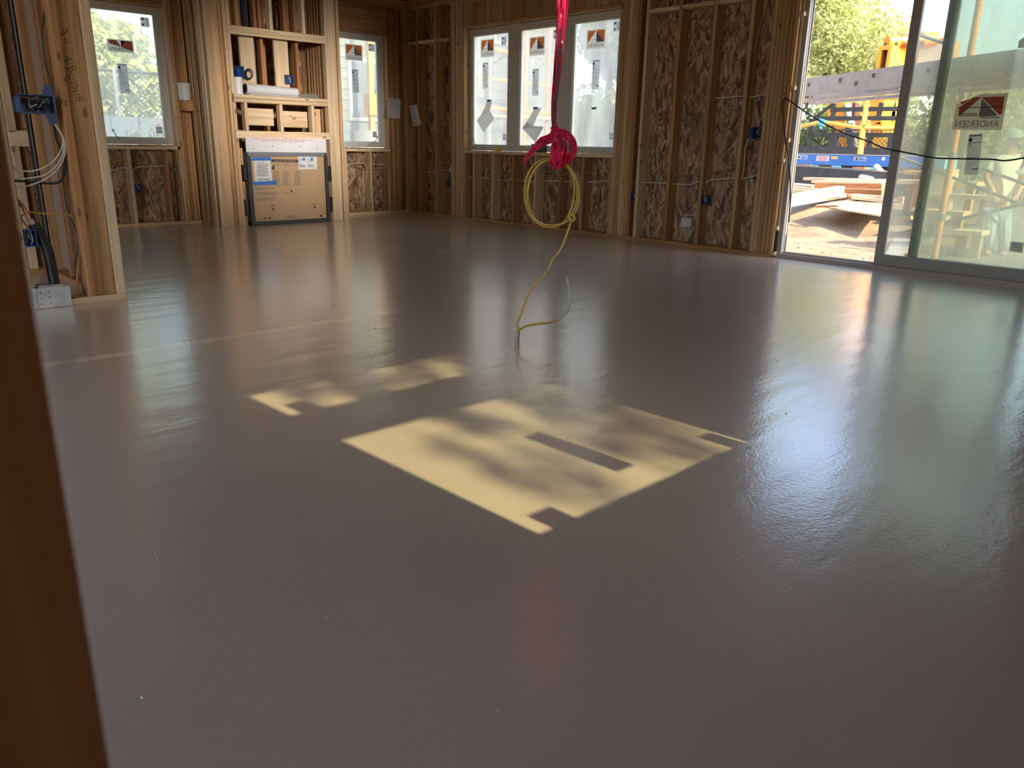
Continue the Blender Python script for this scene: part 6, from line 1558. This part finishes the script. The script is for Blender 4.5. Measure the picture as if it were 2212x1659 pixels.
Rr = dict(pel=.105, sp=.12, ch=.14, nk=.055, hd=.085, ht=.075, sl=.065, el=.045, wl=.03, hl=.035, sr=.065, er=.045, wr=.03, hr=.035, hipl=.072, kl=.056, al=.042, fl=.034, hipr=.072, kr=.06, ar=.042, fr=.034)
nodes = [J[n] for n in names]; edges = [(idx[a], idx[b]) for a, b in E_]; radii = [Rr[n] for n in names]
for side, hn, dn in (('l', 'hl', -1), ('r', 'hr', 1)):      # fingers and thumb
    base = len(nodes); h_ = J[hn]
    for f_ in range(5):
        o1 = Vector((.018*(f_-2), -.012*(f_-2), -.035 if f_ else -.005)); o2 = o1+Vector((.012*dn, -.02, -.04 if f_ else -.02))
        nodes += [h_+o1, h_+o2]; edges += [(idx[hn], base+2*f_), (base+2*f_, base+2*f_+1)]; radii += [.0095, .008]
skin_mesh('body', nodes, edges, radii, 1).build('body', M['skin'], wk, True)
def cloth(part, keys, scale, mat, over={}):
    ks = [k for k in keys]; ii = {n: i for i, n in enumerate(ks)}
    pts = [over.get(k, J[k]) for k in ks]; ed = [(ii[a], ii[b]) for a, b in E_ if a in ii and b in ii]
    skin_mesh(part, pts, ed, [Rr[k]*scale+.012 for k in ks], 1).build(part, M[mat], wk, True)
cloth('shirt', ['pel', 'sp', 'ch', 'nk', 'sl', 'el', 'sr', 'er'], 1.18, 'shirt', {'nk': J['ch'].lerp(J['nk'], .72), 'el': J['sl'].lerp(J['el'], .8), 'er': J['sr'].lerp(J['er'], .8)})
cloth('jeans', ['pel', 'hipl', 'kl', 'al', 'hipr', 'kr', 'ar'], 1.12, 'jeans')
for k_n, a_n in (('fl', 'al'), ('fr', 'ar')):
    m = MB(); m.tube([J[a_n]+Vector((0, 0, .03)), J[a_n]-Vector((0, 0, .03))], [.058, .062], 10); m.tube([J[a_n]-Vector((0, 0, .045)), J[k_n]-Vector((0, 0, .0))], [.05, .038], 10); m.build('boot', M['boot'], wk, True)
m = MB(); hc = J['hd'].lerp(J['ht'], .6)
rows = []
for a in range(6):
    th = a/5*1.45; rows.append([hc+Vector((math.cos(b*math.pi/8)*.112*math.cos(th), math.sin(b*math.pi/8)*.112*math.cos(th), .02+.105*math.sin(th))) for b in range(17)])
m.sheet(rows, .006); m.prism([hc+Vector((-.05, -.10, .03)), hc+Vector((-.12, -.19, .02)), hc+Vector((.02, -.20, .02)), hc+Vector((.08, -.09, .03))], (0, 0, .008)); m.build('cap', M['cap'], wk, True)
m = MB(); hf = J['hd'].lerp(J['ht'], .35); fd = Vector((-.5, -.85, 0)).normalized(); sd = Vector((.85, -.5, 0))
m.obox(hf+fd*.098, sd*.012, fd*.018, Vector((0, 0, .02))); m.build('nose', M['skin'], wk)
m = MB()
for s_ in (-1, 1): m.obox(hf+fd*.086+sd*.034*s_+Vector((0, 0, .025)), sd*.012, fd*.006, Vector((0, 0, .006)))
m.obox(hf+fd*.088-Vector((0, 0, .045)), sd*.024, fd*.004, Vector((0, 0, .005))); m.build('eyes_and_mouth', M['hair'], wk)
m = MB()
for s_ in (-1, 1): m.obox(hf+sd*.098*s_, sd*.012, fd*.022, Vector((0, 0, .03)))
m.build('ears', M['skin'], wk)
# prints, screws and wires too small to pick apart
for o in bpy.data.objects:
    n = o.name.split('.')[0]
    if o.type == 'MESH' and n in ('printed_text', 'printed_lines', 'flame_mark', 'vent_slots', 'screw_heads', 'lettering', 'band_lettering', 'loop_lettering', 'red_print', 'mill_stamp', 'carpenter_mark', 'punched_holes', 'cover_screws', 'wire_tangle', 'wire_ends', 'bare_wires', 'screw_tabs', 'blue_dots', 'flowers', 'orange_field', 'red_field', 'jamb_track', 'eyes_and_mouth', 'ears'):
        o['kind'] = 'stuff'
bpy.context.view_layer.update()
